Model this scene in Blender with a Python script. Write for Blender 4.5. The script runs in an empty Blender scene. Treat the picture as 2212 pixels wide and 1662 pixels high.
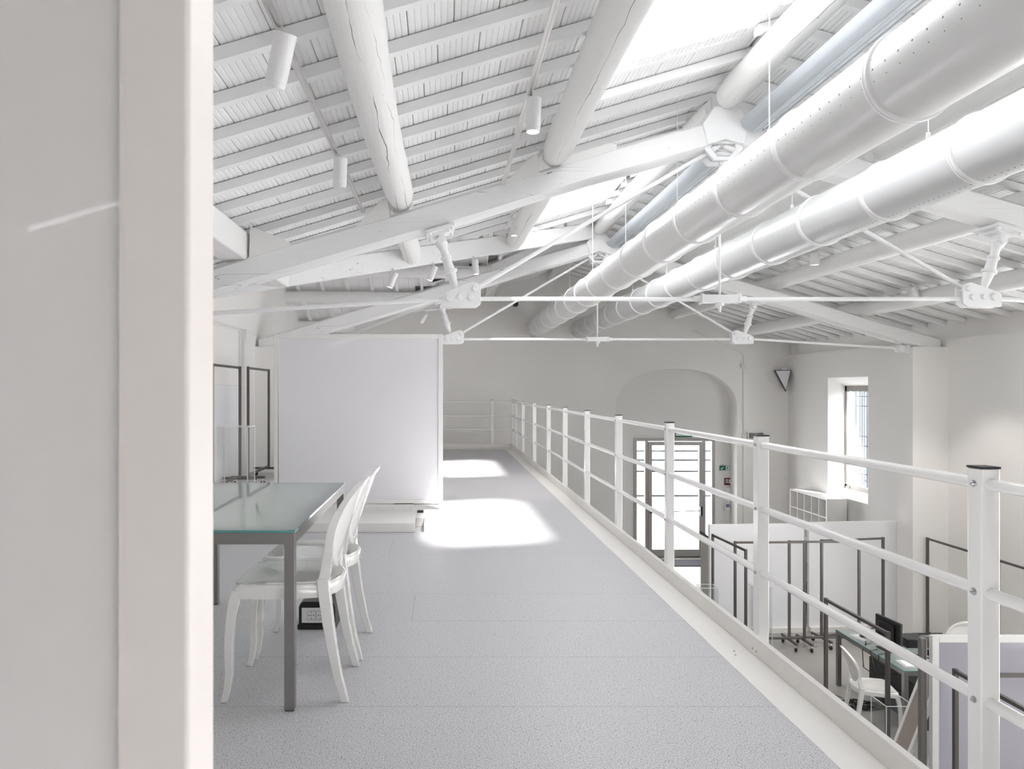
import bpy, math, random
from mathutils import Vector, Matrix
random.seed(7)
S = bpy.context.scene
COL = S.collection
PI = math.pi
EYE = 1.31          # eye height above the mezzanine floor (z = 0)
GZ = -2.67          # ground floor level
LX, RX = -3.0, 8.03 # side walls
RIDGE = 2.49
BACK = 16.15

# ---------------------------------------------------------------- camera
cam = bpy.data.cameras.new('camera')
cam.sensor_width = 36.0
cam.lens = 1500.0 / 2212.0 * 36.0
cam.shift_x = (1106 - 957) / 2212.0
cam.shift_y = (843 - 831) / 2212.0
cam.clip_start = 0.05
cam.dof.use_dof = True
cam.dof.focus_distance = 6.5
cam.dof.aperture_fstop = 15.0
camo = bpy.data.objects.new('camera', cam)
COL.objects.link(camo)
camo.location = (0, 0, EYE)
camo.rotation_euler = (PI / 2, 0, 0)
S.camera = camo

# ---------------------------------------------------------------- world, sun, exposure
W = bpy.data.worlds.new('world')
S.world = W
W.use_nodes = True
bg = W.node_tree.nodes['Background']
bg.inputs[0].default_value = (0.97, 0.985, 1.0, 1)
bg.inputs[1].default_value = 6.9
sun = bpy.data.lights.new('sun', 'SUN')
sun.energy = 22.0
sun.angle = 0.095
sun.color = (1.0, 0.985, 0.96)
suno = bpy.data.objects.new('sun', sun)
COL.objects.link(suno)
suno.rotation_euler = Vector((-0.35, 0.756, -1.0)).to_track_quat('-Z', 'Y').to_euler()
suno.location = (6, -6, 9)
S.view_settings.view_transform = 'Standard'
S.view_settings.look = 'None'
S.view_settings.gamma = 1.0
S.view_settings.exposure = 0.68
S.view_settings.use_curve_mapping = False
S.cycles.max_bounces = 10
S.cycles.diffuse_bounces = 7
S.cycles.transparent_max_bounces = 12
S.cycles.use_denoising = True
S.cycles.sample_clamp_indirect = 6.0

# ---------------------------------------------------------------- materials
def mat(name, col, rough=0.5, metal=0.0, spec=0.5, coat=0.0, emit=None, es=0.0):
    m = bpy.data.materials.new(name)
    m.use_nodes = True
    b = m.node_tree.nodes['Principled BSDF']
    b.inputs['Base Color'].default_value = (*col, 1)
    b.inputs['Roughness'].default_value = rough
    b.inputs['Metallic'].default_value = metal
    b.inputs['Specular IOR Level'].default_value = spec
    b.inputs['Coat Weight'].default_value = coat
    b.inputs['Coat Roughness'].default_value = 0.03
    if emit:
        b.inputs['Emission Color'].default_value = (*emit, 1)
        b.inputs['Emission Strength'].default_value = es
    return m

def nodes(m):
    nt = m.node_tree
    return nt, nt.nodes['Principled BSDF']

def add(nt, kind, **kw):
    n = nt.nodes.new(kind)
    for k, v in kw.items():
        setattr(n, k, v)
    return n

def math_n(nt, op, a, b=None, c=None):
    n = nt.nodes.new('ShaderNodeMath')
    n.operation = op
    for i, v in enumerate((a, b, c)):
        if v is None:
            continue
        if isinstance(v, (int, float)):
            n.inputs[i].default_value = v
        else:
            nt.links.new(v, n.inputs[i])
    return n.outputs[0]

def noise_mat(name, col, var=0.03, scale=4.0, rough=0.6, bump=0.0, bscale=60.0, metal=0.0, coat=0.0):
    m = mat(name, col, rough, metal, coat=coat)
    nt, b = nodes(m)
    tc = add(nt, 'ShaderNodeTexCoord')
    no = add(nt, 'ShaderNodeTexNoise')
    no.inputs['Scale'].default_value = scale
    no.inputs['Detail'].default_value = 5
    nt.links.new(tc.outputs['Object'], no.inputs['Vector'])
    mix = add(nt, 'ShaderNodeMix', data_type='RGBA')
    mix.inputs[6].default_value = (*[max(0, c - var) for c in col], 1)
    mix.inputs[7].default_value = (*[min(1, c + var) for c in col], 1)
    nt.links.new(no.outputs['Fac'], mix.inputs[0])
    nt.links.new(mix.outputs[2], b.inputs['Base Color'])
    if bump:
        n2 = add(nt, 'ShaderNodeTexNoise')
        n2.inputs['Scale'].default_value = bscale
        nt.links.new(tc.outputs['Object'], n2.inputs['Vector'])
        bp = add(nt, 'ShaderNodeBump')
        bp.inputs['Strength'].default_value = bump
        bp.inputs['Distance'].default_value = 0.004
        nt.links.new(n2.outputs['Fac'], bp.inputs['Height'])
        nt.links.new(bp.outputs['Normal'], b.inputs['Normal'])
    return m

def wood_mat(name, col, axis, cracks=1.0, lines=()):
    """painted timber: grain bumps and drying cracks running along the given axis"""
    m = mat(name, col, 0.55)
    nt, b = nodes(m)
    tc = add(nt, 'ShaderNodeTexCoord')
    mp = add(nt, 'ShaderNodeMapping')
    sc = [9.0, 9.0, 9.0]
    sc[axis] = 0.7
    mp.inputs['Scale'].default_value = sc
    nt.links.new(tc.outputs['Object'], mp.inputs['Vector'])
    n1 = add(nt, 'ShaderNodeTexNoise')
    n1.inputs['Scale'].default_value = 0.55
    n1.inputs['Detail'].default_value = 3.5
    n1.inputs['Roughness'].default_value = 0.45
    nt.links.new(mp.outputs[0], n1.inputs['Vector'])
    d = math_n(nt, 'ABSOLUTE', math_n(nt, 'SUBTRACT', n1.outputs['Fac'], 0.5))
    mask = add(nt, 'ShaderNodeTexNoise')
    mask.inputs['Scale'].default_value = 1.3
    nt.links.new(tc.outputs['Object'], mask.inputs['Vector'])
    wid = math_n(nt, 'MULTIPLY', math_n(nt, 'MAXIMUM', math_n(nt, 'SUBTRACT', mask.outputs['Fac'], 0.5), 0.0), 0.035 * cracks)
    cr = math_n(nt, 'LESS_THAN', d, wid)
    sx = add(nt, 'ShaderNodeSeparateXYZ')
    nt.links.new(tc.outputs['Object'], sx.inputs[0])
    for x0, amp, wmax, frq in lines:      # long wandering drying cracks along Y
        w1 = add(nt, 'ShaderNodeTexNoise', noise_dimensions='1D')
        w1.inputs['W'].default_value = 0
        w1.inputs['Scale'].default_value = frq
        w1.inputs['Detail'].default_value = 5
        nt.links.new(math_n(nt, 'ADD', sx.outputs[1], x0 * 57), w1.inputs['W'])
        w2 = add(nt, 'ShaderNodeTexNoise', noise_dimensions='1D')
        w2.inputs['Scale'].default_value = 1.1
        w2.inputs['Detail'].default_value = 3
        nt.links.new(math_n(nt, 'ADD', sx.outputs[1], x0 * 91 + 3), w2.inputs['W'])
        cx = math_n(nt, 'ADD', math_n(nt, 'MULTIPLY', math_n(nt, 'SUBTRACT', w1.outputs[0], 0.5), amp), x0)
        dd = math_n(nt, 'ABSOLUTE', math_n(nt, 'SUBTRACT', sx.outputs[0], cx))
        ww = math_n(nt, 'MULTIPLY', math_n(nt, 'MAXIMUM', math_n(nt, 'SUBTRACT', w2.outputs[0], 0.42), 0.0), wmax)
        cr = math_n(nt, 'MAXIMUM', cr, math_n(nt, 'LESS_THAN', dd, ww))
    sp = add(nt, 'ShaderNodeTexNoise')
    sp.inputs['Scale'].default_value = 26
    sp.inputs['Detail'].default_value = 3
    nt.links.new(tc.outputs['Object'], sp.inputs['Vector'])
    nick = math_n(nt, 'GREATER_THAN', sp.outputs['Fac'], 0.735)
    fac = math_n(nt, 'MINIMUM', math_n(nt, 'ADD', math_n(nt, 'MULTIPLY', cr, 0.85), math_n(nt, 'MULTIPLY', nick, 0.35)), 1.0)
    mix = add(nt, 'ShaderNodeMix', data_type='RGBA')
    mix.inputs[6].default_value = (*col, 1)
    mix.inputs[7].default_value = (0.10, 0.09, 0.085, 1)
    nt.links.new(fac, mix.inputs[0])
    nt.links.new(mix.outputs[2], b.inputs['Base Color'])
    g = add(nt, 'ShaderNodeTexNoise')
    g.inputs['Scale'].default_value = 3.0
    g.inputs['Detail'].default_value = 6
    nt.links.new(mp.outputs[0], g.inputs['Vector'])
    bp = add(nt, 'ShaderNodeBump')
    bp.inputs['Strength'].default_value = 0.35
    bp.inputs['Distance'].default_value = 0.012
    nt.links.new(g.outputs['Fac'], bp.inputs['Height'])
    nt.links.new(bp.outputs['Normal'], b.inputs['Normal'])
    return m

def perforated_mat(name, col, rows, R):
    """satin duct paint; rows = (angle deg, pitch, hole radius)"""
    m = mat(name, col, 0.34, coat=0.15)
    nt, b = nodes(m)
    tc = add(nt, 'ShaderNodeTexCoord')
    s = add(nt, 'ShaderNodeSeparateXYZ')
    nt.links.new(tc.outputs['Object'], s.inputs[0])
    ang = math_n(nt, 'ARCTAN2', s.outputs[2], s.outputs[0])
    ang = math_n(nt, 'MODULO', math_n(nt, 'ADD', ang, 2 * PI), 2 * PI)
    tot = None
    for a, p, r in rows:
        u = math_n(nt, 'MULTIPLY', math_n(nt, 'SUBTRACT', ang, math.radians(a)), R)
        v = math_n(nt, 'SUBTRACT', math_n(nt, 'MODULO', math_n(nt, 'ADD', s.outputs[1], 20 * p), p), p / 2)
        dd = math_n(nt, 'ADD', math_n(nt, 'MULTIPLY', u, u), math_n(nt, 'MULTIPLY', v, v))
        k = math_n(nt, 'LESS_THAN', dd, r * r)
        tot = k if tot is None else math_n(nt, 'MAXIMUM', tot, k)
    mix = add(nt, 'ShaderNodeMix', data_type='RGBA')
    mix.inputs[6].default_value = (*col, 1)
    mix.inputs[7].default_value = (0.02, 0.02, 0.02, 1)
    nt.links.new(tot, mix.inputs[0])
    nt.links.new(mix.outputs[2], b.inputs['Base Color'])
    return m

def glass_mat(name, tint=(1, 1, 1), refl=0.10, rough=0.02):
    m = bpy.data.materials.new(name)
    m.use_nodes = True
    nt = m.node_tree
    nt.nodes.clear()
    out = nt.nodes.new('ShaderNodeOutputMaterial')
    tr = nt.nodes.new('ShaderNodeBsdfTransparent')
    tr.inputs[0].default_value = (*tint, 1)
    gl = nt.nodes.new('ShaderNodeBsdfGlossy')
    gl.inputs['Roughness'].default_value = rough
    lw = nt.nodes.new('ShaderNodeLayerWeight')
    lw.inputs[0].default_value = 0.25
    f = math_n(nt, 'ADD', math_n(nt, 'MULTIPLY', lw.outputs['Facing'], 0.3), refl * 0.4)
    mx = nt.nodes.new('ShaderNodeMixShader')
    nt.links.new(f, mx.inputs[0])
    nt.links.new(tr.outputs[0], mx.inputs[1])
    nt.links.new(gl.outputs[0], mx.inputs[2])
    nt.links.new(mx.outputs[0], out.inputs[0])
    return m

M = {}
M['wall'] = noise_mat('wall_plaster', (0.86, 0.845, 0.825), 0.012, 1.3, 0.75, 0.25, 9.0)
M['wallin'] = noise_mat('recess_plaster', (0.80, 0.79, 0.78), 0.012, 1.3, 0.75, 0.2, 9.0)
M['tile'] = noise_mat('roof_tile_paint', (0.85, 0.85, 0.85), 0.02, 3.0, 0.7)
M['board'] = mat('roof_boarding', (0.30, 0.29, 0.28), 0.9)
M['rafter'] = noise_mat('rafter_paint', (0.83, 0.83, 0.83), 0.02, 5.0, 0.6, 0.3, 40.0)
M['logY'] = wood_mat('painted_log', (0.82, 0.815, 0.805), 1, 0.0, ((-.03, .07, .010, 1.7),))
M['logC'] = wood_mat('cracked_log', (0.82, 0.815, 0.805), 1, 0.0, ((0.0, .12, .022, 1.3), (.075, .06, .006, 1.5)))
M['beamX'] = wood_mat('painted_beam', (0.83, 0.83, 0.83), 0, 0.30)
M['blockw'] = wood_mat('painted_block', (0.82, 0.81, 0.80), 0, 0.4)
M['steel'] = mat('white_steel', (0.84, 0.84, 0.845), 0.38)
M['rail'] = mat('white_rail_paint', (0.87, 0.86, 0.85), 0.25, coat=0.4)
M['kerb'] = noise_mat('kerb_paint', (0.82, 0.80, 0.77), 0.015, 2.0, 0.4, coat=0.2)
M['cap'] = mat('black_plastic_cap', (0.02, 0.022, 0.026), 0.4)
M['bolt'] = mat('zinc_bolt', (0.55, 0.55, 0.55), 0.3, 1.0)
M['duct1'] = perforated_mat('duct_paint_side_holes', (0.69, 0.69, 0.685), [(179.5, .087, .0046), (164.7, .0435, .0026), (194.3, .087, .0026)], .205)
M['duct2'] = perforated_mat('duct_paint_low_holes', (0.64, 0.645, 0.65), [(258.5, .045, .0046), (271.0, .09, .0050)], .205)
M['ring'] = mat('duct_ring', (0.84, 0.84, 0.84), 0.35)
M['galv'] = mat('pale_galvanised_sheet', (0.50, 0.535, 0.57), 0.5, 0.1)
M['chrome'] = mat('track_metal', (0.74, 0.73, 0.72), 0.28, 0.9)
M['lampw'] = mat('lamp_white', (0.74, 0.735, 0.74), 0.45)
M['glow'] = mat('lit_lens', (0.9, 0.9, 0.9), 0.4, emit=(1, 0.97, 0.92), es=2.2)
M['frame'] = mat('board_frame_white', (0.80, 0.785, 0.77), 0.4)
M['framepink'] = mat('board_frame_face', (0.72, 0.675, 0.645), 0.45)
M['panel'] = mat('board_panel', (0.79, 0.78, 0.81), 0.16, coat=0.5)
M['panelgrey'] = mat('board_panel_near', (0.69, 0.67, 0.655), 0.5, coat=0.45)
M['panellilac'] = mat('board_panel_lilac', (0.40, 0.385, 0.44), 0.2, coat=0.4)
M['panelflat'] = noise_mat('partition_face', (0.82, 0.825, 0.85), 0.01, 1.0, 0.5)
M['rack'] = mat('rack_steel', (0.13, 0.12, 0.112), 0.4, 0.5)
M['tableleg'] = mat('table_steel', (0.27, 0.26, 0.255), 0.36, 0.6)
M['tableglass'] = mat('mint_back_painted_glass', (0.47, 0.56, 0.535), 0.04, coat=1.0)
M['glassedge'] = mat('teal_glass_edge', (0.10, 0.30, 0.29), 0.1, coat=0.5)
M['chair'] = mat('glossy_white_plastic', (0.85, 0.84, 0.82), 0.10, coat=1.0)
M['black'] = mat('black_plastic', (0.012, 0.012, 0.013), 0.35)
M['blackg'] = mat('black_gloss', (0.01, 0.01, 0.012), 0.15)
M['dark'] = mat('dark_grey_box', (0.045, 0.043, 0.043), 0.6)
M['white'] = mat('white_plastic', (0.82, 0.82, 0.82), 0.4)
M['paper'] = mat('paper', (0.74, 0.74, 0.73), 0.8)
M['rubber'] = mat('rubber', (0.02, 0.02, 0.02), 0.6)
M['alu'] = mat('window_frame_grey', (0.40, 0.385, 0.37), 0.4, 0.3)
M['glass'] = glass_mat('window_glass')
M['acryl'] = glass_mat('clear_acrylic', (0.985, 0.99, 0.988), 0.05)
M['acryledge'] = mat('acrylic_edge', (0.80, 0.83, 0.82), 0.2)
M['green'] = mat('sign_green', (0.01, 0.16, 0.10), 0.5)
M['red'] = mat('sign_dark_red', (0.14, 0.02, 0.02), 0.5)
M['signwhite'] = mat('sign_white', (0.85, 0.87, 0.86), 0.5)
M['led'] = mat('dark_display_glass', (0.03, 0.006, 0.008), 0.15)
M['lilacbox'] = mat('violet_grey_plastic', (0.22, 0.20, 0.30), 0.4)
M['mat'] = noise_mat('dark_door_mat', (0.035, 0.037, 0.045), 0.01, 40, 0.95)
M['brownback'] = mat('brown_board_back', (0.34, 0.29, 0.26), 0.7)
M['louvre'] = mat('blue_grey_louvre', (0.10, 0.135, 0.165), 0.7)
M['outbar'] = mat('grille_bar', (0.035, 0.04, 0.045), 0.6)
M['concrete'] = mat('cream_binder', (0.62, 0.59, 0.54), 0.6)
M['binderd'] = mat('dark_binder', (0.09, 0.08, 0.075), 0.5)

def milk_glass():
    m = M['tableglass']
    nt, b = nodes(m)
    out = [n for n in nt.nodes if n.type == 'OUTPUT_MATERIAL'][0]
    tr = add(nt, 'ShaderNodeBsdfTranslucent')
    tr.inputs[0].default_value = (0.88, 1.0, 0.96, 1)
    mx = add(nt, 'ShaderNodeMixShader')
    mx.inputs[0].default_value = 0.75
    gl = add(nt, 'ShaderNodeBsdfGlossy')
    gl.inputs['Roughness'].default_value = 0.03
    lw = add(nt, 'ShaderNodeFresnel')
    lw.inputs[0].default_value = 1.5
    m2 = add(nt, 'ShaderNodeMixShader')
    nt.links.new(b.outputs[0], mx.inputs[1])
    nt.links.new(tr.outputs[0], mx.inputs[2])
    nt.links.new(lw.outputs[0], m2.inputs[0])
    nt.links.new(mx.outputs[0], m2.inputs[1])
    nt.links.new(gl.outputs[0], m2.inputs[2])
    nt.links.new(m2.outputs[0], out.inputs[0])
    b.inputs['Coat Weight'].default_value = 0
    b.inputs['Base Color'].default_value = (0.84, 0.985, 0.94, 1)
milk_glass()
def floor_mat():
    m = mat('speckled_vinyl', (0.5, 0.5, 0.51), 0.42)
    nt, b = nodes(m)
    b.inputs['Specular IOR Level'].default_value = 0.35
    tc = add(nt, 'ShaderNodeTexCoord')
    v = add(nt, 'ShaderNodeTexNoise')
    v.inputs['Scale'].default_value = 210
    v.inputs['Detail'].default_value = 1.0
    nt.links.new(tc.outputs['Object'], v.inputs['Vector'])
    r = add(nt, 'ShaderNodeValToRGB')
    e = r.color_ramp.elements
    e[0].position, e[0].color = 0.30, (0.22, 0.215, 0.23, 1)
    e[1].position, e[1].color = 0.47, (0.54, 0.535, 0.555, 1)
    e2 = r.color_ramp.elements.new(0.72)
    e2.color = (0.68, 0.67, 0.69, 1)
    nt.links.new(v.outputs['Fac'], r.inputs[0])
    sp = add(nt, 'ShaderNodeTexVoronoi')
    sp.inputs['Scale'].default_value = 75
    nt.links.new(tc.outputs['Object'], sp.inputs['Vector'])
    sc = add(nt, 'ShaderNodeSeparateColor')
    nt.links.new(sp.outputs['Color'], sc.inputs[0])
    dot = math_n(nt, 'MULTIPLY', math_n(nt, 'LESS_THAN', sp.outputs['Distance'], 0.19), math_n(nt, 'GREATER_THAN', sc.outputs[0], 0.72))
    s = add(nt, 'ShaderNodeSeparateXYZ')
    nt.links.new(tc.outputs['Object'], s.inputs[0])
    x, y = s.outputs[0], s.outputs[1]
    tot = None
    for y0, x0 in ((5.55, -0.43), (4.466, -9), (3.938, -0.177), (3.405, -9), (2.873, -9), (7.6, -9)):
        k = math_n(nt, 'COMPARE', y, y0, 0.0016)
        k = math_n(nt, 'MULTIPLY', k, math_n(nt, 'GREATER_THAN', x, x0))
        tot = k if tot is None else math_n(nt, 'MAXIMUM', tot, k)
    for x0, ya, yb in ((-0.177, 3.938, 4.466), (-0.43, 5.55, 6.1)):
        k = math_n(nt, 'COMPARE', x, x0, 0.0014)
        k = math_n(nt, 'MULTIPLY', k, math_n(nt, 'COMPARE', y, (ya + yb) / 2, (yb - ya) / 2))
        tot = math_n(nt, 'MAXIMUM', tot, k)
    mk = math_n(nt, 'MAXIMUM', math_n(nt, 'MULTIPLY', dot, 0.75), math_n(nt, 'MULTIPLY', tot, 0.55))
    mix = add(nt, 'ShaderNodeMix', data_type='RGBA')
    nt.links.new(mk, mix.inputs[0])
    nt.links.new(r.outputs[0], mix.inputs[6])
    mix.inputs[7].default_value = (0.10, 0.10, 0.11, 1)
    nt.links.new(mix.outputs[2], b.inputs['Base Color'])
    return m
M['floor'] = floor_mat()
M['ground'] = noise_mat('grey_screed', (0.34, 0.325, 0.305), 0.03, 2.5, 0.35)

# ---------------------------------------------------------------- mesh helpers
class MB:
    def __init__(self):
        self.v, self.f = [], []
    def raw(self, vs, fs):
        o = len(self.v)
        self.v += [tuple(p) for p in vs]
        self.f += [tuple(i + o for i in f) for f in fs]
        return self
    def box(self, x0, x1, y0, y1, z0, z1, m=None):
        vs = [Vector((x, y, z)) for z in (z0, z1) for y in (y0, y1) for x in (x0, x1)]
        if m is not None:
            vs = [m @ p for p in vs]
        return self.raw(vs, [(0, 2, 3, 1), (4, 5, 7, 6), (0, 1, 5, 4), (2, 6, 7, 3), (0, 4, 6, 2), (1, 3, 7, 5)])
    def hexa(self, p):   # 4 bottom, 4 top
        return self.raw(p, [(3, 2, 1, 0), (4, 5, 6, 7), (0, 1, 5, 4), (1, 2, 6, 5), (2, 3, 7, 6), (3, 0, 4, 7)])
    def prism(self, poly, a, b, axis='y'):
        """poly = list of 2-D points; extruded along axis from a to b"""
        n = len(poly)
        def P(u, w, t):
            return {'y': (u, t, w), 'x': (t, u, w), 'z': (u, w, t)}[axis]
        vs = [P(u, w, a) for u, w in poly] + [P(u, w, b) for u, w in poly]
        fs = [tuple(range(n)), tuple(range(2 * n - 1, n - 1, -1))]
        fs += [(i, i + n, (i + 1) % n + n, (i + 1) % n) for i in range(n)]
        return self.raw(vs, fs)
    def ringprism(self, outer, inner, a, b):
        n = len(outer)
        vs = [(u, a, w) for u, w in outer] + [(u, a, w) for u, w in inner] + [(u, b, w) for u, w in outer] + [(u, b, w) for u, w in inner]
        fs = []
        for i in range(n):
            j = (i + 1) % n
            fs += [(i, j, n + j, n + i), (2 * n + j, 2 * n + i, 3 * n + i, 3 * n + j), (j, i, 2 * n + i, 2 * n + j), (n + i, n + j, 3 * n + j, 3 * n + i)]
        return self.raw(vs, fs)
    def loft(self, rings, cap=True, close=True):
        n = len(rings[0])
        vs = [p for r in rings for p in r]
        fs = []
        for k in range(len(rings) - 1):
            for i in range(n if close else n - 1):
                j = (i + 1) % n
                fs.append((k * n + i, k * n + j, (k + 1) * n + j, (k + 1) * n + i))
        if cap:
            fs.append(tuple(range(n - 1, -1, -1)))
            fs.append(tuple(range((len(rings) - 1) * n, len(rings) * n)))
        return self.raw(vs, fs)
    def tube(self, p0, p1, r, n=12, r1=None):
        return self.lathe(p0, p1, [(0, r), (1, r if r1 is None else r1)], n)
    def lathe(self, p0, p1, prof, n=16):
        p0, p1 = Vector(p0), Vector(p1)
        d = p1 - p0
        q = d.to_track_quat('Z', 'Y')
        rings = []
        for t, r in prof:
            c = p0 + d * t
            rings.append([c + q @ Vector((r * math.cos(2 * PI * i / n), r * math.sin(2 * PI * i / n), 0)) for i in range(n)])
        return self.loft(rings)
    def path(self, pts, r, n=8, closed=False):
        pts = [Vector(p) for p in pts]
        rings = []
        L = len(pts)
        for i, p in enumerate(pts):
            a = pts[i - 1] if (i > 0 or closed) else p
            b = pts[(i + 1) % L] if (i < L - 1 or closed) else p
            q = (b - a).to_track_quat('Z', 'Y')
            rr = r[i] if isinstance(r, (list, tuple)) else r
            rings.append([p + q @ Vector((rr * math.cos(2 * PI * k / n), rr * math.sin(2 * PI * k / n), 0)) for k in range(n)])
        if closed:
            rings.append(rings[0])
        return self.loft(rings, cap=not closed)
    def sweep(self, pts, us, vs_, closed=False):
        """rectangular section: half vectors u and v given per point"""
        rings = []
        for p, u, v in zip(pts, us, vs_):
            p, u, v = Vector(p), Vector(u), Vector(v)
            rings.append([p + u + v, p - u + v, p - u - v, p + u - v])
        if closed:
            rings.append(rings[0])
        return self.loft(rings, cap=not closed)

def lab(o, label=None, cat=None, group=None, kind=None):
    if label:
        o['label'] = label
    if cat:
        o['category'] = cat
    if group:
        o['group'] = group
    if kind:
        o['kind'] = kind
    return o

OFF = {}
def obj(name, mb, m, parent=None, smooth=False, bevel=0.0, segs=2, subsurf=0):
    me = bpy.data.meshes.new(name)
    vs = [Vector(v) for v in mb.v]
    loc = Vector((0, 0, 0))
    if parent is None and vs:
        lo = [min(v[i] for v in vs) for i in range(3)]
        hi = [max(v[i] for v in vs) for i in range(3)]
        loc = Vector(((lo[0] + hi[0]) / 2, (lo[1] + hi[1]) / 2, lo[2]))
    off = OFF.get(parent.name, loc) if parent is not None else loc
    me.from_pydata([tuple(v - off) for v in vs], [], mb.f)
    me.update()
    import bmesh
    bm = bmesh.new()
    bm.from_mesh(me)
    if bevel or subsurf:
        bmesh.ops.remove_doubles(bm, verts=bm.verts, dist=1e-5)
    bmesh.ops.recalc_face_normals(bm, faces=bm.faces)
    bm.to_mesh(me)
    bm.free()
    for mm in (m if isinstance(m, list) else [m]):
        me.materials.append(mm)
    o = bpy.data.objects.new(name, me)
    COL.objects.link(o)
    o.location = loc
    if parent is not None:
        o.parent = parent
    else:
        OFF[o.name] = loc.copy()
    if bevel:
        b = o.modifiers.new('bevel', 'BEVEL')
        b.width = bevel
        b.segments = segs
        b.limit_method = 'ANGLE'
        b.angle_limit = math.radians(40)
    if subsurf:
        s = o.modifiers.new('sub', 'SUBSURF')
        s.levels = s.render_levels = subsurf
    if smooth or bevel or subsurf:
        me.shade_smooth()
        if not subsurf:
            me.set_sharp_from_angle(angle=math.radians(45 if not bevel else 60))
    return o

def thing(name, label, cat, loc=(0, 0, 0), rz=0.0, group=None):
    o = bpy.data.objects.new(name, None)
    COL.objects.link(o)
    o.empty_display_size = 0.1
    o.location = loc
    o.rotation_euler = (0, 0, rz)
    return lab(o, label, cat, group)

def copy_tree(o, parent=None):
    c = o.copy()
    COL.objects.link(c)
    if parent is not None:
        c.parent = parent
    for ch in list(o.children):
        copy_tree(ch, c)
    return c

def dup(o, label, loc, rz=0.0):
    c = copy_tree(o)
    c.location = loc
    c.rotation_euler = (0, 0, rz)
    c['label'] = label
    return c

def Z(h):          # height above the eye -> world z
    return EYE + h
def roofH(x):      # tile underside of the main roof (rel. eye)
    return 2.77 - 0.295 * abs(x - RIDGE)
def vhalf(x):      # half width (Y) of the cross gable on the left
    return 0.75 * (RIDGE - x) if x < RIDGE else -1.0
GY = 11.2
SC = 0.295 / 0.75
Y0R = -4.2
# unseen skylight behind the viewpoint, added in line with the row for fill light
BIG = (1.12, 2.33, -4.0, -1.0)
SKY = [(1.12, 2.33, 2.9, 5.35), (1.12, 2.33, 7.5, 10.0)]

# ================================================================ SETTING
# mezzanine floor
b = MB().box(LX, 1.375, Y0R, 15.36, -0.28, 0.0)
fl = obj('floor', b, M['floor'])
fl.data.transform(Matrix.Translation(fl.location))
fl.location = (0, 0, 0)
OFF[fl.name] = Vector((0, 0, 0))
lab(fl, 'pale grey speckled vinyl floor of the gallery', 'floor', kind='structure')
g = obj('floor', MB().box(LX, RX, Y0R, BACK + 0.5, GZ - 0.1, GZ), M['ground'])
lab(g, 'smooth grey ground floor below the gallery', 'floor', kind='structure')

# kerb along the gallery edge: flat trim, upstand and lip
k = MB()
k.box(1.372, 1.54, Y0R, 15.75, -0.28, 0.004)
k.box(1.535, 1.547, Y0R, 15.76, -0.30, 0.098)
k.box(1.528, 1.556, Y0R, 15.77, 0.090, 0.100)
tr = obj('trim_1', k, M['kerb'], bevel=0.002)
lab(tr, 'cream steel kerb along the open side of the gallery', 'kerb', kind='structure')
k = MB()
k.box(LX, 1.375, 15.355, 15.75, -0.28, 0.004)
k.box(LX, 1.535, 15.75, 15.762, -0.30, 0.098)
k.box(LX, 1.528, 15.743, 15.77, 0.090, 0.100)
tr2 = obj('trim_2', k, M['kerb'], bevel=0.002)
lab(tr2, 'cream steel kerb across the far end of the gallery', 'kerb', kind='structure')
k = MB()
for yy, xx in ((3.42, 1.44), (3.47, 1.455)):
    k.lathe((xx, yy, 0.003), (xx, yy, 0.008), [(0, .006), (1, .004)], 8)
for yy in (3.40, 3.44):
    k.lathe((1.536, yy, 0.03), (1.530, yy, 0.03), [(0, .007), (1, .005)], 8)
obj('rivet', k, M['bolt'], tr)['label'] = 'grey rivets'

# back wall with arched recess and door opening
AX0, AX1 = 4.015, 6.835
ACX = (AX0 + AX1) / 2
REC = 16.54
def arch(x):
    t = abs(x - ACX) / ((AX1 - AX0) / 2)
    return Z(-0.40) + 0.895 * (max(0.0, 1 - t ** 2.35)) ** (1 / 2.1)
w = MB()
def quadY(x0, z00, z01, x1, z10, z11, y):
    w.raw([(x0, y, z00), (x1, y, z10), (x1, y, z11), (x0, y, z01)], [(0, 1, 2, 3)])
xs = [LX, -1.5, 0, 1.2, RIDGE, 3.2, AX0]
for a, c in zip(xs, xs[1:]):
    quadY(a, GZ, Z(roofH(a) + .05), c, GZ, Z(roofH(c) + .05), BACK)
xs = [AX1, 7.4, RX + .2]
for a, c in zip(xs, xs[1:]):
    quadY(a, GZ, Z(roofH(a) + .05), c, GZ, Z(roofH(c) + .05), BACK)
N = 48
for i in range(N):
    u0 = ACX - math.cos(PI * i / N) * (AX1 - AX0) / 2
    u1 = ACX - math.cos(PI * (i + 1) / N) * (AX1 - AX0) / 2
    quadY(u0, arch(u0), Z(roofH(u0) + .05), u1, arch(u1), Z(roofH(u1) + .05), BACK)
    w.raw([(u0, BACK, arch(u0)), (u1, BACK, arch(u1)), (u1, REC, arch(u1)), (u0, REC, arch(u0))], [(0, 1, 2, 3)])
for xx in (AX0, AX1):
    w.raw([(xx, BACK, GZ), (xx, REC, GZ), (xx, REC, arch(xx)), (xx, BACK, arch(xx))], [(0, 1, 2, 3)])
wb = obj('wall_back', w, M['wall'], smooth=True)
lab(wb, 'off-white plastered end wall with an arched recess', 'wall', kind='structure')
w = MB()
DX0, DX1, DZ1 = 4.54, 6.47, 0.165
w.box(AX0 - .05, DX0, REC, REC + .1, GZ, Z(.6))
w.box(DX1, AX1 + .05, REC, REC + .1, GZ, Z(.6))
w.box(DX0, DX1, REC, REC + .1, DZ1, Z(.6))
obj('recess_face', w, M['wallin'], wb)

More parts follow.
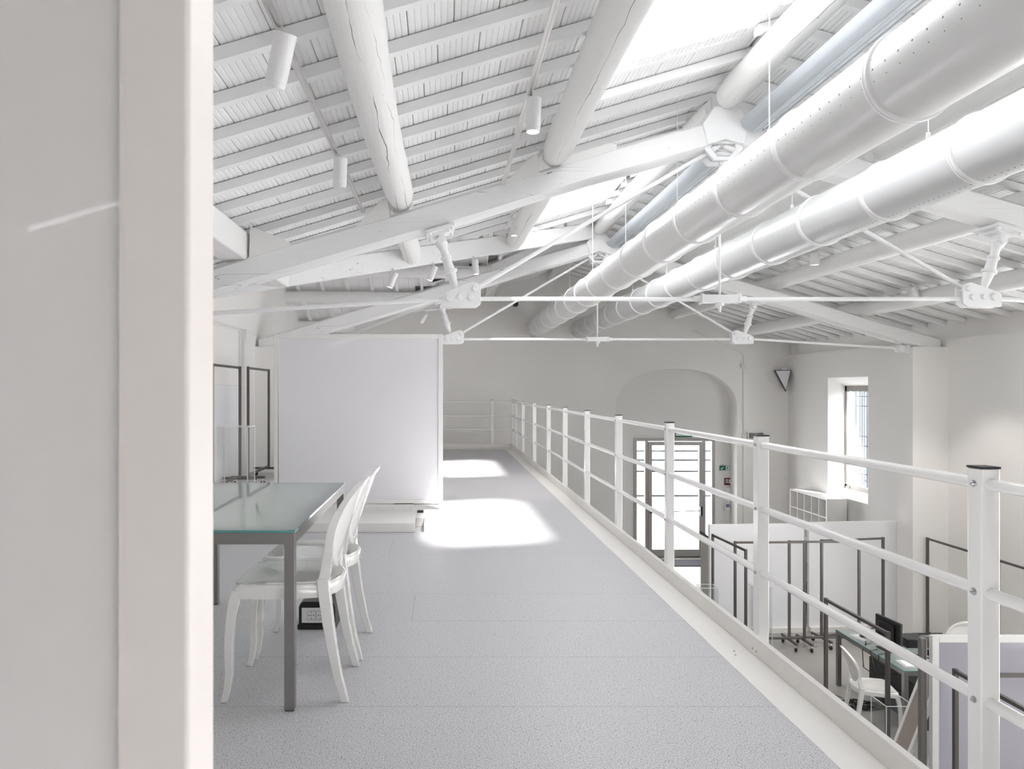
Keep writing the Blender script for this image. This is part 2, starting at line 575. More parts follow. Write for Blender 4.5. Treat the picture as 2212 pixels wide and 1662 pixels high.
# left wall (gable under the cross roof) with shallow piers
w = MB()
pts = [(Y0R, GZ), (BACK, GZ), (BACK, Z(1.2)), (15.35, Z(1.2)), (GY, Z(2.85)), (7.05, Z(1.2)), (Y0R, Z(1.2))]
w.prism(pts, LX - 0.2, LX, 'x')
w.box(LX, -2.48, 11.04, 11.42, 0, Z(.69))
w.box(LX, -2.48, 6.05, 6.45, 0, Z(.69))
wl = obj('wall_left', w, M['wall'])
lab(wl, 'white plastered wall on the left with a square pier', 'wall', kind='structure')

w = MB()
w.prism([(LX, GZ), (RX, GZ), (RX, Z(roofH(RX))), (RIDGE, Z(2.77)), (LX, Z(roofH(LX)))], Y0R - .15, Y0R, 'y')
lab(obj('wall_near', w, M['wall']), 'plain white end wall added unseen behind the viewpoint to even the light', 'wall', kind='structure')  # out of view, added to close the hall and even the light

# right wall with window opening
WY0, WY1, WZ0, WZ1 = 13.12, 14.49, -0.85, 1.565
WXF = 8.385
w = MB()
TOP = Z(.81)
SIDE = [(.2, 1.2), (1.6, 2.6), (3.0, 4.0), (4.4, 5.4), (6.6, 7.6), (8.0, 9.0)]  # openings for the unseen windows added as side light
SZ0, SZ1 = -2.3, 1.95
yy = Y0R
for a, c in SIDE:
    w.box(RX, RX + .5, yy, a, GZ, TOP)
    w.box(RX, RX + .5, a, c, GZ, SZ0)
    w.box(RX, RX + .5, a, c, SZ1, TOP)
    yy = c
w.box(RX, RX + .5, yy, WY0, GZ, TOP)
w.box(RX, RX + .5, WY1, BACK, GZ, TOP)
w.box(RX, RX + .5, WY0, WY1, WZ1, TOP)
w.box(RX, WXF, WY0, WY1, GZ, WZ0)
w.box(WXF, RX + .5, WY0, WY1, GZ, -.72)
w.raw([(RX, WY0, WZ0), (WXF, WY0, -.72), (WXF, WY1, -.72), (RX, WY1, WZ0), (RX, WY0, WZ0 - .1), (RX, WY1, WZ0 - .1)], [(0, 1, 2, 3)])
w.raw([(RX, WY0, WZ1), (WXF, WY0, 1.40), (WXF, WY1, 1.40), (RX, WY1, WZ1)], [(0, 1, 2, 3)])
w.box(WXF, RX + .5, WY0, WY1, 1.40, TOP)
w.box(RX + .06, RX + .3, Y0R, BACK, TOP, Z(1.30))
w.box(7.47, RX, 11.04, 11.42, GZ, Z(.69))
w.box(7.47, RX, 6.05, 6.45, GZ, Z(.69))
wr = obj('wall_right', w, M['wall'])
lab(wr, 'tall off-white wall on the right with a square pier and deep window recess', 'wall', kind='structure')

# window in the right wall
win = thing('window_1', 'narrow grey framed window in the right wall with bars outside', 'window')
win['kind'] = 'structure'
w = MB()
fy0, fy1, fz0, fz1 = WY0 - .35, WY1, -.72, 1.40
w.box(WXF, WXF + .06, fy0, fy0 + .07, fz0, fz1)
w.box(WXF, WXF + .06, fy1 - .07, fy1, fz0, fz1)
w.box(WXF, WXF + .06, fy0, fy1, fz0, fz0 + .08)
w.box(WXF, WXF + .06, fy0, fy1, fz1 - .12, fz1)
w.box(WXF - .02, WXF, fy1 - .18, fy1 - .06, fz0 + .01, fz0 + .04)
obj('window_frame', w, M['alu'], win, bevel=.004)
w = MB().box(WXF + .025, WXF + .035, fy0 + .06, fy1 - .06, fz0 + .07, fz1 - .11)
obj('window_pane', w, M['glass'], win)
w = MB()
for yy in [fy0 + .2 + .17 * i for i in range(9)]:
    w.tube((RX + .62, yy, fz0 - .1), (RX + .62, yy, fz1 + .1), .011, 8)
for zz in (-.55, -.42, .16, .36, .98, 1.18):
    w.tube((RX + .61, fy0, zz), (RX + .61, fy1, zz), .013, 8)
gr = obj('window_grille', w, M['outbar'])
lab(gr, 'thin grey bar grille outside the narrow window', 'grille')
w = MB()
for i in range(28):
    yy = 12.0 + i * .16  # near stretch extended out of view to shade the window reveal
    w.box(9.6, 9.66, yy, yy + .13, -3.0, 1.36)
w.box(9.66, 9.7, 11.95, 16.5, -3.0, 1.36)
w.box(9.57, 9.6, 11.95, 16.5, 1.28, 1.34)
w.box(9.57, 9.6, 11.95, 16.5, -.5, -.44)
lv = obj('slatted_screen', w, M['louvre'])
lab(lv, 'blue-grey vertical slatted screen seen outside through the narrow window', 'screen')

# glazed door
dr = thing('door_1', 'grey framed glass entrance door with narrow side lights in the arched recess', 'door')
dr['kind'] = 'structure'
def fr(mb, x0, x1, z0, z1, t, y0, y1, tb=None):
    tb = t if tb is None else tb
    mb.box(x0, x0 + t, y0, y1, z0, z1)
    mb.box(x1 - t, x1, y0, y1, z0, z1)
    mb.box(x0 + t, x1 - t, y0, y1, z1 - t, z1)
    mb.box(x0 + t, x1 - t, y0, y1, z0, z0 + tb)
    return mb
yA, yB = REC - .03, REC + .05
w = fr(MB(), DX0, DX1, GZ, DZ1, .075, yA, yB)
lx0, lx1 = DX0 + .31, DX1 - .27
w.box(lx0 - .045, lx0 + .03, yA, yB, GZ, DZ1 - .07)
w.box(lx1 - .03, lx1 + .045, yA, yB, GZ, DZ1 - .07)
obj('door_frame', w, M['alu'], dr, bevel=.004)
w = fr(MB(), lx0 + .03, lx1 - .03, GZ + .02, DZ1 - .085, .085, yA - .02, yB - .03, .17)
leaf = obj('door_leaf', w, M['alu'], dr, bevel=.005)
obj('door_pane', MB().box(lx0 + .11, lx1 - .11, REC, REC + .01, GZ + .17, DZ1 - .16), M['glass'], leaf)
hd = MB()
hz = -1.55
hd.tube((lx0 + .14, yA - .07, hz - .03), (lx1 - .12, yA - .07, hz), .011, 8)
hd.box(lx1 - .11, lx1 - .06, yA - .09, yA - .02, hz - .12, hz + .10)
hd.box(lx0 + .06, lx0 + .11, yA - .09, yA - .02, hz - .06, hz + .04)
obj('door_handle', hd, M['black'], leaf)
obj('side_pane', MB().box(DX0 + .07, lx0 - .04, REC, REC + .01, GZ + .07, DZ1 - .07), M['glass'], dr)
obj('side_pane', MB().box(lx1 + .04, DX1 - .07, REC, REC + .01, GZ + .07, DZ1 - .07), M['glass'], dr)
w = MB()
for zz in (-.19, -.41, -.69, -1.29):
    w.box(DX0 - .3, DX1 + .3, REC + .50, REC + .53, zz - .022, zz + .024)
sh = obj('shutter_bars', w, M['outbar'])
lab(sh, 'thin horizontal shutter bars outside the glass entrance door', 'shutter')
dm = obj('door_mat', MB().box(4.75, 6.2, 15.66, 16.25, GZ, GZ + .015), M['mat'])
lab(dm, 'dark floor mat in front of the glass entrance door', 'mat')

# ================================================================ ROOF
root = MB()
def slab(mb, x0, x1, ya0, ya1, yb0, yb1, hf, t0, t1):
    """sloped slab between x0,x1; Y limits at x0: ya0..ya1, at x1: yb0..yb1"""
    p = [(x0, ya0, Z(hf(x0) + t0)), (x1, yb0, Z(hf(x1) + t0)), (x1, yb1, Z(hf(x1) + t0)), (x0, ya1, Z(hf(x0) + t0)),
         (x0, ya0, Z(hf(x0) + t1)), (x1, yb0, Z(hf(x1) + t1)), (x1, yb1, Z(hf(x1) + t1)), (x0, ya1, Z(hf(x0) + t1))]
    mb.hexa(p)
xs = sorted(set([LX, RIDGE, RX + .1, 1.12, 2.33] + [LX + i * .5 for i in range(23) if LX + i * .5 < RX + .1]))
for a, c in zip(xs, xs[1:]):
    mid = (a + c) / 2
    if mid < RIDGE:
        segs = [((Y0R, Y0R), (GY - vhalf(a), GY - vhalf(c))), ((GY + vhalf(a), GY + vhalf(c)), (BACK + .1, BACK + .1))]
    else:
        segs = [((Y0R, Y0R), (BACK + .1, BACK + .1))]
    if 1.12 <= mid <= 2.33:
        (s0, s1), rest = segs[0], segs[1:]
        segs = [((Y0R, Y0R), (BIG[2],) * 2), ((BIG[3],) * 2, (SKY[0][2],) * 2), ((SKY[0][3],) * 2, (SKY[1][2],) * 2), ((SKY[1][3],) * 2, s1)] + rest
    for (p0, p1) in segs:
        if p1[0] > p0[0] + .01 or p1[1] > p0[1] + .01:
            slab(root, a, c, p0[0], p1[0], p0[1], p1[1], roofH, .03, .09)
# cross gable boarding
for sgn in (-1, 1):
    A = (RIDGE, GY, Z(2.80)); B = (LX - .1, GY, Z(2.80)); C = (LX - .1, GY + sgn * vhalf(LX - .1), Z(2.80 - SC * vhalf(LX - .1)))
    up = [(p[0], p[1], p[2] + .06) for p in (A, B, C)]
    root.raw([A, B, C] + up, [(0, 1, 2), (3, 5, 4), (0, 3, 4, 1), (1, 4, 5, 2), (2, 5, 3, 0)])
ceil = obj('ceiling', root, M['board'])
ceil.data.transform(Matrix.Translation(ceil.location))
ceil.location = (0, 0, 0)
OFF[ceil.name] = Vector((0, 0, 0))
lab(ceil, 'white painted pitched roof of ribbed tiles on close set rafters', 'ceiling', kind='structure')

RY = [3.43 + .43 * i for i in range(-4, 30)]
tiles = MB()
def tile(xa, xb, ya, yb, hf):
    nr = 7
    rings0, n = [], 0
    prof = []
    L = xb - xa
    for i in range(nr):
        u = xa + L * i / nr
        d = L / nr
        prof += [(u + d * .0, .006), (u + d * .18, 0.0), (u + d * .82, 0.0), (u + d * 1.0, .006)]
    pp = []
    for q in prof:
        if not pp or abs(q[0] - pp[-1][0]) > 1e-6:
            pp.append(q)
    vs = [(x, ya, Z(hf(x) + t)) for x, t in pp] + [(x, yb, Z(hf(x) + t)) for x, t in pp]
    m_ = len(pp)
    fs = [(i, i + 1, m_ + i + 1, m_ + i) for i in range(m_ - 1)]
    vs += [(xa, ya, Z(hf(xa) + .028)), (xb, ya, Z(hf(xb) + .028)), (xb, yb, Z(hf(xb) + .028)), (xa, yb, Z(hf(xa) + .028))]
    q = 2 * m_
    fs += [(0, q, q + 3, m_), (m_ - 1, 2 * m_ - 1, q + 2, q + 1)]
    fs += [tuple([q, ] + list(range(0, m_)) + [q + 1]), tuple([q + 3] + list(range(m_, 2 * m_)) + [q + 2])]
    tiles.raw(vs, fs)
TW = .252
for j, y0 in enumerate([RY[0] - .43] + RY):
    y1 = y0 + .43
    if y0 > BACK:
        break
    off = (j * .37 % 1.0) * TW
    for side in (0, 1):
        if side == 0:
            x = LX - off
            end = RIDGE
        else:
            x = RIDGE
            end = RX + .05
        while x < end - .03:
            xa, xb = max(x, LX), min(x + TW - .004, end)
            x += TW
            cx, cy = (xa + xb) / 2, (y0 + y1) / 2 + .03
            if xb - xa < .04:
                continue
            if cx < RIDGE and abs(cy - GY) < vhalf(cx) - .02:
                continue
            if any(a - .02 < cx < c + .02 and ya_ < cy < yb_ for a, c, ya_, yb_ in SKY):
                continue
            tile(xa, xb, y0 + .002 + .03, y1 - .002 + .03, roofH)
obj('tile_layer', tiles, M['tile'], ceil)
tl = MB()
for sgn in (1, -1):
    for i in range(20):
        d0, d1 = .02 + i * .25, .02 + i * .25 + .246
        xe = RIDGE - d1 / .75
        x = LX
        while x < xe:
            xb = min(x + .466, xe)
            def hh(d):
                return Z(2.77 - SC * d)
            y0, y1 = GY + sgn * d0, GY + sgn * d1
            tl.hexa([(x, y0, hh(d0)), (xb, y0, hh(d0)), (xb, y1, hh(d1)), (x, y1, hh(d1)),
                     (x, y0, hh(d0) + .02), (xb, y0, hh(d0) + .02), (xb, y1, hh(d1) + .02), (x, y1, hh(d1) + .02)])
            x += .47
obj('gable_tile_layer', tl, M['tile'], ceil)
RW, RH = .028, .078
def rafter(x0, x1, y):
    mb = MB()
    f = lambda x, t: Z(roofH(x) + t)
    mb.hexa([(x0, y, f(x0, -RH)), (x1, y, f(x1, -RH)), (x1, y + 2 * RW, f(x1, -RH)), (x0, y + 2 * RW, f(x0, -RH)),
             (x0, y, f(x0, -.008)), (x1, y, f(x1, -.008)), (x1, y + 2 * RW, f(x1, -.008)), (x0, y + 2 * RW, f(x0, -.008))])
    return mb
for y in RY:
    if y > BACK - .05:
        continue
    cut = any(ya - .02 < y < yb - .03 for _, _, ya, yb in SKY)
    mb = MB()
    xl = LX
    if abs(y - GY) < vhalf(LX):
        xl = RIDGE - abs(y - GY) / .75 + .04
    if RIDGE - xl > .1:
        if cut:
            m1 = rafter(xl, 1.12, y) if xl < 1.1 else MB()
            m2 = rafter(2.33, RIDGE, y)
            mb.raw(m1.v, m1.f).raw(m2.v, m2.f)
        else:
            mb = rafter(xl, RIDGE, y)
        obj('rafter', mb, M['rafter'], ceil)
    obj('rafter', rafter(RIDGE, RX + .06, y), M['rafter'], ceil)
for i in range(11):
    x = -2.78 + .47 * i
    d = .75 * (RIDGE - x)
    mb = MB()
    for sgn in (1, -1):
        h0, h1 = 2.77, 2.77 - SC * d
        mb.hexa([(x, GY, Z(h0 - RH)), (x + .055, GY, Z(h0 - RH)), (x + .055, GY + sgn * d, Z(h1 - RH)), (x, GY + sgn * d, Z(h1 - RH)),
                 (x, GY, Z(h0)), (x + .055, GY, Z(h0)), (x + .055, GY + sgn * d, Z(h1)), (x, GY + sgn * d, Z(h1))])
    obj('gable_rafter', mb, M['rafter'], ceil)

# row of unseen side windows, added for light in the near right wall
def portal(x, y, z, sx, sy, rot):
    l = bpy.data.lights.new('daylight_portal', 'AREA')
    l.shape = 'RECTANGLE'
    l.size, l.size_y = sx, sy
    l.cycles.is_portal = True
    o = bpy.data.objects.new('daylight_portal', l)
    COL.objects.link(o)
    o.location = (x, y, z)
    o.rotation_euler = rot
portal((DX0 + DX1) / 2, REC + .12, (GZ + DZ1) / 2, DX1 - DX0, DZ1 - GZ, (-PI / 2, 0, 0))
portal(RX + .52, (fy0 + fy1) / 2, (fz0 + fz1) / 2, fz1 - fz0, fy1 - fy0, (0, PI / 2, 0))
for n, (a, c) in enumerate(SIDE):
    sw = thing('window_%d' % (n + 5), 'unseen tall grey framed window added for light, right wall, number %s from the near end' % ['one', 'two', 'three', 'four', 'five', 'six'][n], 'window')
    sw['kind'] = 'structure'
    w = MB()
    w.box(RX + .40, RX + .46, a, a + .09, SZ0, SZ1)
    w.box(RX + .40, RX + .46, c - .09, c, SZ0, SZ1)
    w.box(RX + .40, RX + .46, a, c, SZ0, SZ0 + .09)
    w.box(RX + .40, RX + .46, a, c, SZ1 - .09, SZ1)
    w.box(RX + .40, RX + .46, a, c, -.2, -.12)
    obj('window_frame', w, M['alu'], sw)
    obj('window_pane', MB().box(RX + .42, RX + .43, a + .05, c - .05, SZ0 + .05, SZ1 - .05), M['glass'], sw)
    portal(RX + .48, (a + c) / 2, (SZ0 + SZ1) / 2, SZ1 - SZ0, c - a, (0, PI / 2, 0))
# skylights, the last one unseen and added for light
for n, (a, c, y0, y1) in enumerate(SKY + [BIG]):
    sk = thing('window_%d' % (n + 2), ['bright skylight in the left roof slope nearer the camera, before the near truss',
                                       'bright skylight in the left roof slope just beyond the near truss',
                                       'unseen skylight added for fill light in the left roof slope behind the viewpoint'][n], 'skylight')
    sk['kind'] = 'structure'
    w = MB()
    slab(w, a, a + .05, y0, y1, y0, y1, roofH, -.01, .22)
    slab(w, c - .05, c, y0, y1, y0, y1, roofH, -.01, .22)
    slab(w, a + .05, c - .05, y0, y0 + .05, y0, y0 + .05, roofH, -.01, .22)
    slab(w, a + .05, c - .05, y1 - .05, y1, y1 - .05, y1, roofH, -.01, .22)
    obj('window_frame', w, M['rafter'], sk)
    w = MB()
    slab(w, a + .04, c - .04, y0 + .04, y1 - .04, y0 + .04, y1 - .04, roofH, .20, .21)
    obj('window_pane', w, M['glass'], sk)
    portal((a + c) / 2, (y0 + y1) / 2, Z(roofH((a + c) / 2) + .24), c - a, y1 - y0, (0, math.atan(.295) * (1 if a > RIDGE else -1), 0))

# purlins ---------------------------------------------------------------
def log(x, h, y0, y1, r0, r1, seed, squash=1.0, n=20):
    rnd = random.Random(seed)
    ph = [rnd.uniform(0, 6.28) for _ in range(8)]
    mb = MB()
    rings = []
    K = 26
    for k in range(K + 1):
        t = k / K
        y = y0 + (y1 - y0) * t
        r = r0 + (r1 - r0) * t
        e = min(t, 1 - t) * (y1 - y0)
        er = r * (1 if e > .04 else .86 + .14 * (e / .04))
        dx = .012 * math.sin(2.1 * t * 3 + ph[0]) + .006 * math.sin(9 * t + ph[1])
        dz = .008 * math.sin(1.7 * t * 3 + ph[2])
        ring = []
        for i in range(n):
            a = 2 * PI * i / n
            rr = er * (1 + .035 * math.sin(2 * a + ph[3]) + .02 * math.sin(3 * a + ph[4] + t * 2) + .012 * math.sin(5 * a + ph[5] + t * 7))
            ring.append((x + dx + rr * math.cos(a), y, Z(h) + dz + rr * squash * math.sin(a)))
        rings.append(ring)
    return mb.loft(rings)
def ph_(x, r):   # purlin centre height under the rafters
    return roofH(x) - RH - r
def purlin(x, y0, y1, r0, r1, seed, label, nm='roof_purlin'):
    o = obj(nm, log(x, ph_(x, max(r0, r1) * .98), y0, y1, r0, r1, seed), M['logY'], smooth=True)
    if seed == 1:
        o.data.materials[0] = M['logC']
    return lab(o, label, 'beam')
purlin(-.39, .6, 6.22, .135, .118, 1, 'round white log beam with a long dark crack, left at the top')
purlin(1.0, .6, 6.20, .15, .125, 2, 'round white log beam beside the near skylight, ending on the near truss')
purlin(RIDGE, .6, 6.10, .125, .12, 3, 'round white ridge log from the near truss towards the camera')
purlin(RIDGE, 6.36, 11.06, .12, .115, 4, 'round white ridge log between the two trusses')
purlin(RIDGE, 11.34, 15.95, .11, .11, 5, 'white ridge log beyond the far truss')
purlin(1.04, 6.34, 10.05, .13, .12, 6, 'round white log seen under the near truss, ending on the diagonal valley beam')
purlin(-.41, 6.34, 9.0, .12, .115, 7, 'short white log crossing behind the near truss left of its hanging strut')
purlin(1.04, 12.34, 16.1, .11, .11, 8, 'white log on the left roof slope beyond the far truss')
for i, xx in enumerate((3.94, 5.36, 6.78)):
    nm_ = ['uppermost', 'middle', 'lowest'][i]
    purlin(xx, .6, 6.2, .125, .12, 10 + i, 'round white log, right roof slope, near bay, %s of its row' % nm_)
    purlin(xx, 6.3, 11.3, .125, .115, 20 + i, 'round white log, right roof slope between the trusses, %s of its row' % nm_)
    purlin(xx, 11.2, 16.1, .115, .11, 30 + i, 'white log, right roof slope beyond the far truss, %s of its row' % nm_)
# squared timber at far left
h = ph_(-1.86, .12)
for y0, y1, L in ((.6, 6.3, 'squared white timber at far left ending on the near truss'), (6.35, 7.85, 'squared white timber stub behind the left part of the near truss')):
    mb = MB().box(-1.99, -1.74, y0, y1, Z(h - .13), Z(h + .12))
    o = obj('roof_purlin', mb, M['logY'], bevel=.015)
    lab(o, L, 'beam')
# purlins of the cross gable
for i, (yy, L) in enumerate(((12.4, 'upper round log under the cross roof, right end by the far truss'), (13.26, 'middle log under the cross roof at left above the white board'),
                             (14.4, 'lowest log under the cross roof at left, just above the white board'))):
    xe = RIDGE - (yy - GY) / .75 - .05
    hh = 2.77 - SC * (yy - GY) - RH - .115
    rings = []
    for kx in range(13):
        t = kx / 12
        x = LX + (xe - LX) * t
        rings.append([(x, yy + .11 * math.cos(a * PI / 8), Z(hh) + .115 * math.sin(a * PI / 8) + .01 * math.sin(4 * t + i)) for a in range(16)])
    o = obj('gable_purlin', MB().loft(rings), M['beamX'], smooth=True)
    lab(o, L, 'beam')
# valley beams
def valley(sgn, label):
    P0 = Vector((RIDGE - .1, GY + sgn * .075, 0)); P1 = Vector((LX, GY + sgn * vhalf(LX), 0))
    d = (P1 - P0).normalized()
    s = Vector((-d.y, d.x, 0)) * .09
    def H(p):
        return roofH(p.x) - RH + .01
    pts = []
    for dz in (-.25, 0):
        for p in (P0, P1):
            for q in ((1, -1) if p is P0 else (-1, 1)):
                v = p + s * q
                pts.append((v.x, v.y, Z(H(p) + dz)))
    o = obj('valley_beam', MB().hexa(pts), M['beamX'], bevel=.012)
    return lab(o, label, 'beam')
valley(-1, 'bright white diagonal valley beam behind the near truss, with spotlights under it')
valley(1, 'white diagonal valley beam beyond the far truss')
# loose end blocks on top of the valley beam near the ridge
for i, t in enumerate((.06, .13, .21, .30)):
    x = RIDGE - 5.49 * t
    y = GY - vhalf(x) - .10
    o = obj('timber_block', MB().box(x - .13, x + .05, y - .06, y + .05, Z(roofH(x) - .10), Z(roofH(x) - .04)), M['blockw'], bevel=.006)
    lab(o, 'small white packing block on the diagonal valley beam, %s from the ridge' % ['first', 'second', 'third', 'fourth'][i], 'block', 'packing blocks on the valley beam')

# pale metal cable channel right of the ridge log
mb = MB()
for y0, y1 in ((.5, 6.08), (6.4, 11.05)):
    pr = [(2.62 + .2 * t, 2.31 - .05 * math.sin(PI * t)) for t in [i / 10 for i in range(11)]]
    poly = pr + [(2.84, 2.36), (2.60, 2.36)]
    mb.prism([(u, Z(v_)) for u, v_ in poly], y0, y1, 'y')
    for xx in (2.70, 2.75, 2.80):
        mb.tube((xx, y0, Z(2.268)), (xx, y1, Z(2.268)), .008, 6)
o = obj('cable_channel', mb, M['galv'], smooth=True)
lab(o, 'pale bluish metal channel running along the right of the ridge log', 'channel')

# ================================================================ TRUSSES
CS = .295
def chordH(x):
    return 2.31 - CS * abs(x - RIDGE)
def truss(Y, label):
    T = thing('roof_truss', label, 'truss', (RIDGE, Y, EYE))
    def P(x, y, h):     # local: x rel. ridge, h rel. eye
        return (x - RIDGE, y, h)
    for s in (-1, 1):
        xe = LX + .05 if s < 0 else 7.95
        xi = RIDGE + s * .15
        mb = MB()
        K = 10
        rings = []
        for k in range(K + 1):
            x = xi + (xe - xi) * k / K
            c = chordH(x) + .006 * math.sin(k * 1.3 + s)
            hh_ = .12 + .004 * math.sin(k * 2.1)
            ww = .105 + .004 * math.sin(k * 1.7)
            bv = .03
            rings.append([P(x, y, c + z) for y, z in ((-ww, -hh_ + bv), (-ww + bv, -hh_), (ww - bv, -hh_), (ww, -hh_ + bv), (ww, hh_ - bv), (ww - bv, hh_), (-ww + bv, hh_), (-ww, hh_ - bv))])
        obj('rafter_chord', mb.loft(rings), M['beamX'], T, smooth=True)
    # ridge sheath
    poly = [(-.20, 2.35), (-.115, 2.47), (-.10, 2.50), (.10, 2.50), (.13, 2.47), (.21, 2.36), (.165, 2.17), (0, 2.215), (-.15, 2.165)]
    obj('ridge_plate', MB().prism(poly, -.135, .135, 'y'), M['steel'], T, bevel=.004)
    out = [(-.15, 2.21), (-.17, 2.14), (-.085, 2.04), (.085, 2.04), (.17, 2.14), (.15, 2.21)]
    inn = [(-.10, 2.19), (-.115, 2.15), (-.055, 2.075), (.055, 2.075), (.115, 2.15), (.10, 2.19)]
    mb = MB()
    for y in (-.09, .06):
        mb.ringprism(out, inn, y, y + .03)
    mb.tube((-.10, -.08, 2.13), (-.02, -.03, 2.19), .022, 10)
    mb.tube((.10, -.08, 2.13), (.02, -.03, 2.19), .022, 10)
    mb.tube((-.12, 0, 2.13), (.12, 0, 2.13), .02, 10)
    obj('ridge_bracket', mb, M['steel'], T, bevel=.003)
    for s in (-1, 1):
        def Q(dx, y, h):            # dx measured from x=.15 side, mirrored
            x = dx - RIDGE
            return ((x if s < 0 else -x), y, h)
        pl = [(-.012, .752), (.005, .742), (.295, .742), (.337, .775), (.337, .93), (.30, .957), (.26, .965), (.04, .885), (-.012, .855)]
        mb = MB()
        for y0 in (-.05, .034):
            pp = [Q(u, 0, v_) for u, v_ in pl]
            mb.prism([(p[0], p[2]) for p in pp], y0, y0 + .016, 'y')
        npl = obj('node_plate', mb, M['steel'], T, bevel=.004)
        mb = MB()
        for u, v_, r in ((.055, .827, .033), (.148, .83, .024), (.248, .827, .026), (.285, .907, .027)):
            a, c = Q(u, -.066, v_), Q(u, .066, v_)
            mb.lathe(a, c, [(0, r * .8), (.06, r), (.94, r), (1, r * .8)], 16)
        obj('pin', mb, M['steel'], npl, smooth=True)
        # tie rods
        obj('tie_rod', MB().tube(Q(.30, 0, .822), Q(RIDGE - .17, 0, .818), .0195, 12), M['steel'], T, smooth=True)
        obj('end_rod', MB().tube(Q(.05, 0, .826), Q(LX + .62, 0, .672), .0205, 12), M['steel'], T, smooth=True)
        mb = MB().lathe(Q(LX + .62, -.06, .668), Q(LX + .62, .06, .668), [(0, .05), (.1, .062), (.9, .062), (1, .05)], 16)
        xa, xb = sorted((Q(LX + .50, 0, 0)[0], Q(LX + .56, 0, 0)[0]))
        mb.box(xa, xb, -.09, .09, .58, .72)
        xa, xb = sorted((Q(LX + .54, 0, 0)[0], Q(LX + .62, 0, 0)[0]))
        mb.box(xa, xb, -.055, .055, .61, .715)
        obj('wall_anchor', mb, M['steel'], T, smooth=True)
        obj('brace_rod', MB().tube(Q(.31, 0, .925), Q(RIDGE - .12, 0, 2.13), .0185, 12), M['steel'], T, smooth=True)
        # strut
        p0 = Vector(Q(-.02, 0, 1.345)); p1 = Vector(Q(.115, 0, .905))
        prof = [(0, .05), (.08, .056), (.16, .04), (.20, .034), (.32, .036), (.33, .05), (.37, .05), (.38, .038), (.60, .047), (.61, .062), (.66, .062), (.67, .047), (.94, .028), (1, .028)]
        obj('strut', MB().lathe(p0, p1, prof, 16), M['steel'], T, smooth=True)
        ang = math.atan(CS) * (1 if s > 0 else -1)
        mt = Matrix.Translation(Vector(Q(-.03, 0, chordH(-.03) - .125))) @ Matrix.Rotation(ang, 4, 'Y')
        mb = MB()
        mb.box(-.13, .13, -.15, .15, -.03, 0, mt)
        mb.box(-.075, .075, -.085, .085, -.055, -.02, mt)
        mb.box(-.028, .028, -.05, .05, -.12, -.03, mt)
        for u in (-.1, .1):
            for v_ in (-.12, .12):
                mb.lathe(mt @ Vector((u, v_, -.055)), mt @ Vector((u, v_, .0)), [(0, .017), (1, .017)], 6)
        obj('strut_bracket', mb, M['steel'], T, bevel=.003)
        mb = MB().lathe(Q(-.02, -.07, 1.335), Q(-.02, .07, 1.335), [(0, .03), (.1, .038), (.9, .038), (1, .03)], 14)
        obj('strut_pin', mb, M['steel'], T, smooth=True)
    mb = MB()
    mb.box(-.165, .165, -.045, .045, .785, .855)
    mb.box(-.175, -.155, -.052, .052, .778, .862)
    mb.box(.155, .175, -.052, .052, .778, .862)
    mb.lathe((-.24, 0, .82), (-.16, 0, .82), [(0, .026), (1, .03)], 8)
    mb.lathe((.16, 0, .82), (.24, 0, .82), [(0, .03), (1, .026)], 8)
    mb.lathe((0, 0, .79), (0, 0, .70), [(0, .04), (.35, .04), (.36, .018), (1, .012)], 8)
    obj('turnbuckle', mb, M['steel'], T, bevel=.003)
    obj('hanger_rod', MB().tube((0, 0, .85), (0, 0, 2.07), .0115, 8), M['steel'], T, smooth=True)
    return T
truss(6.25, 'near white roof truss with tie rods crossing the whole view')
truss(11.2, 'far white roof truss behind the near one, its rods above the white board')

# triangular cleats on the near truss
for i, (x, L) in enumerate(((-.47, 'white triangular timber wedge on the near truss left of the cracked log'), (.86, 'white triangular timber wedge on the near truss by the middle log'),
                            (-1.66, 'white triangular timber wedge on the near truss below the squared timber'))):
    c = chordH(x)
    h0 = c + .115
    s_ = 1 if i < 2 else -1
    if i < 2:
        poly = [(x, h0 - .03), (x - .33, h0 - .03 - .33 * CS), (x - .09, h0 + .12), (x - .02, h0 + .15)]
    else:
        poly = [(x - .06, h0 - .03), (x + .33, h0 - .03 + .33 * CS), (x + .29, h0 + .12), (x - .05, h0 + .25)]
    o = obj('timber_wedge', MB().prism([(u, Z(v_)) for u, v_ in poly], 6.15, 6.33, 'y'), M['blockw'], bevel=.004)
    lab(o, L, 'wedge')
x = 1.18
poly = [(x - .14, chordH(x - .14) + .105), (x + .36, chordH(x + .36) + .105), (x + .36, chordH(x + .36) + .15), (x + .28, chordH(x + .28) + .185), (x + .2, chordH(x + .2) + .17), (x - .14, chordH(x - .14) + .19)]
o = obj('timber_packing', MB().prism([(u, Z(v_)) for u, v_ in poly], 6.16, 6.30, 'y'), M['blockw'])
lab(o, 'thin wavy white packing piece on the near truss below the skylight', 'block')

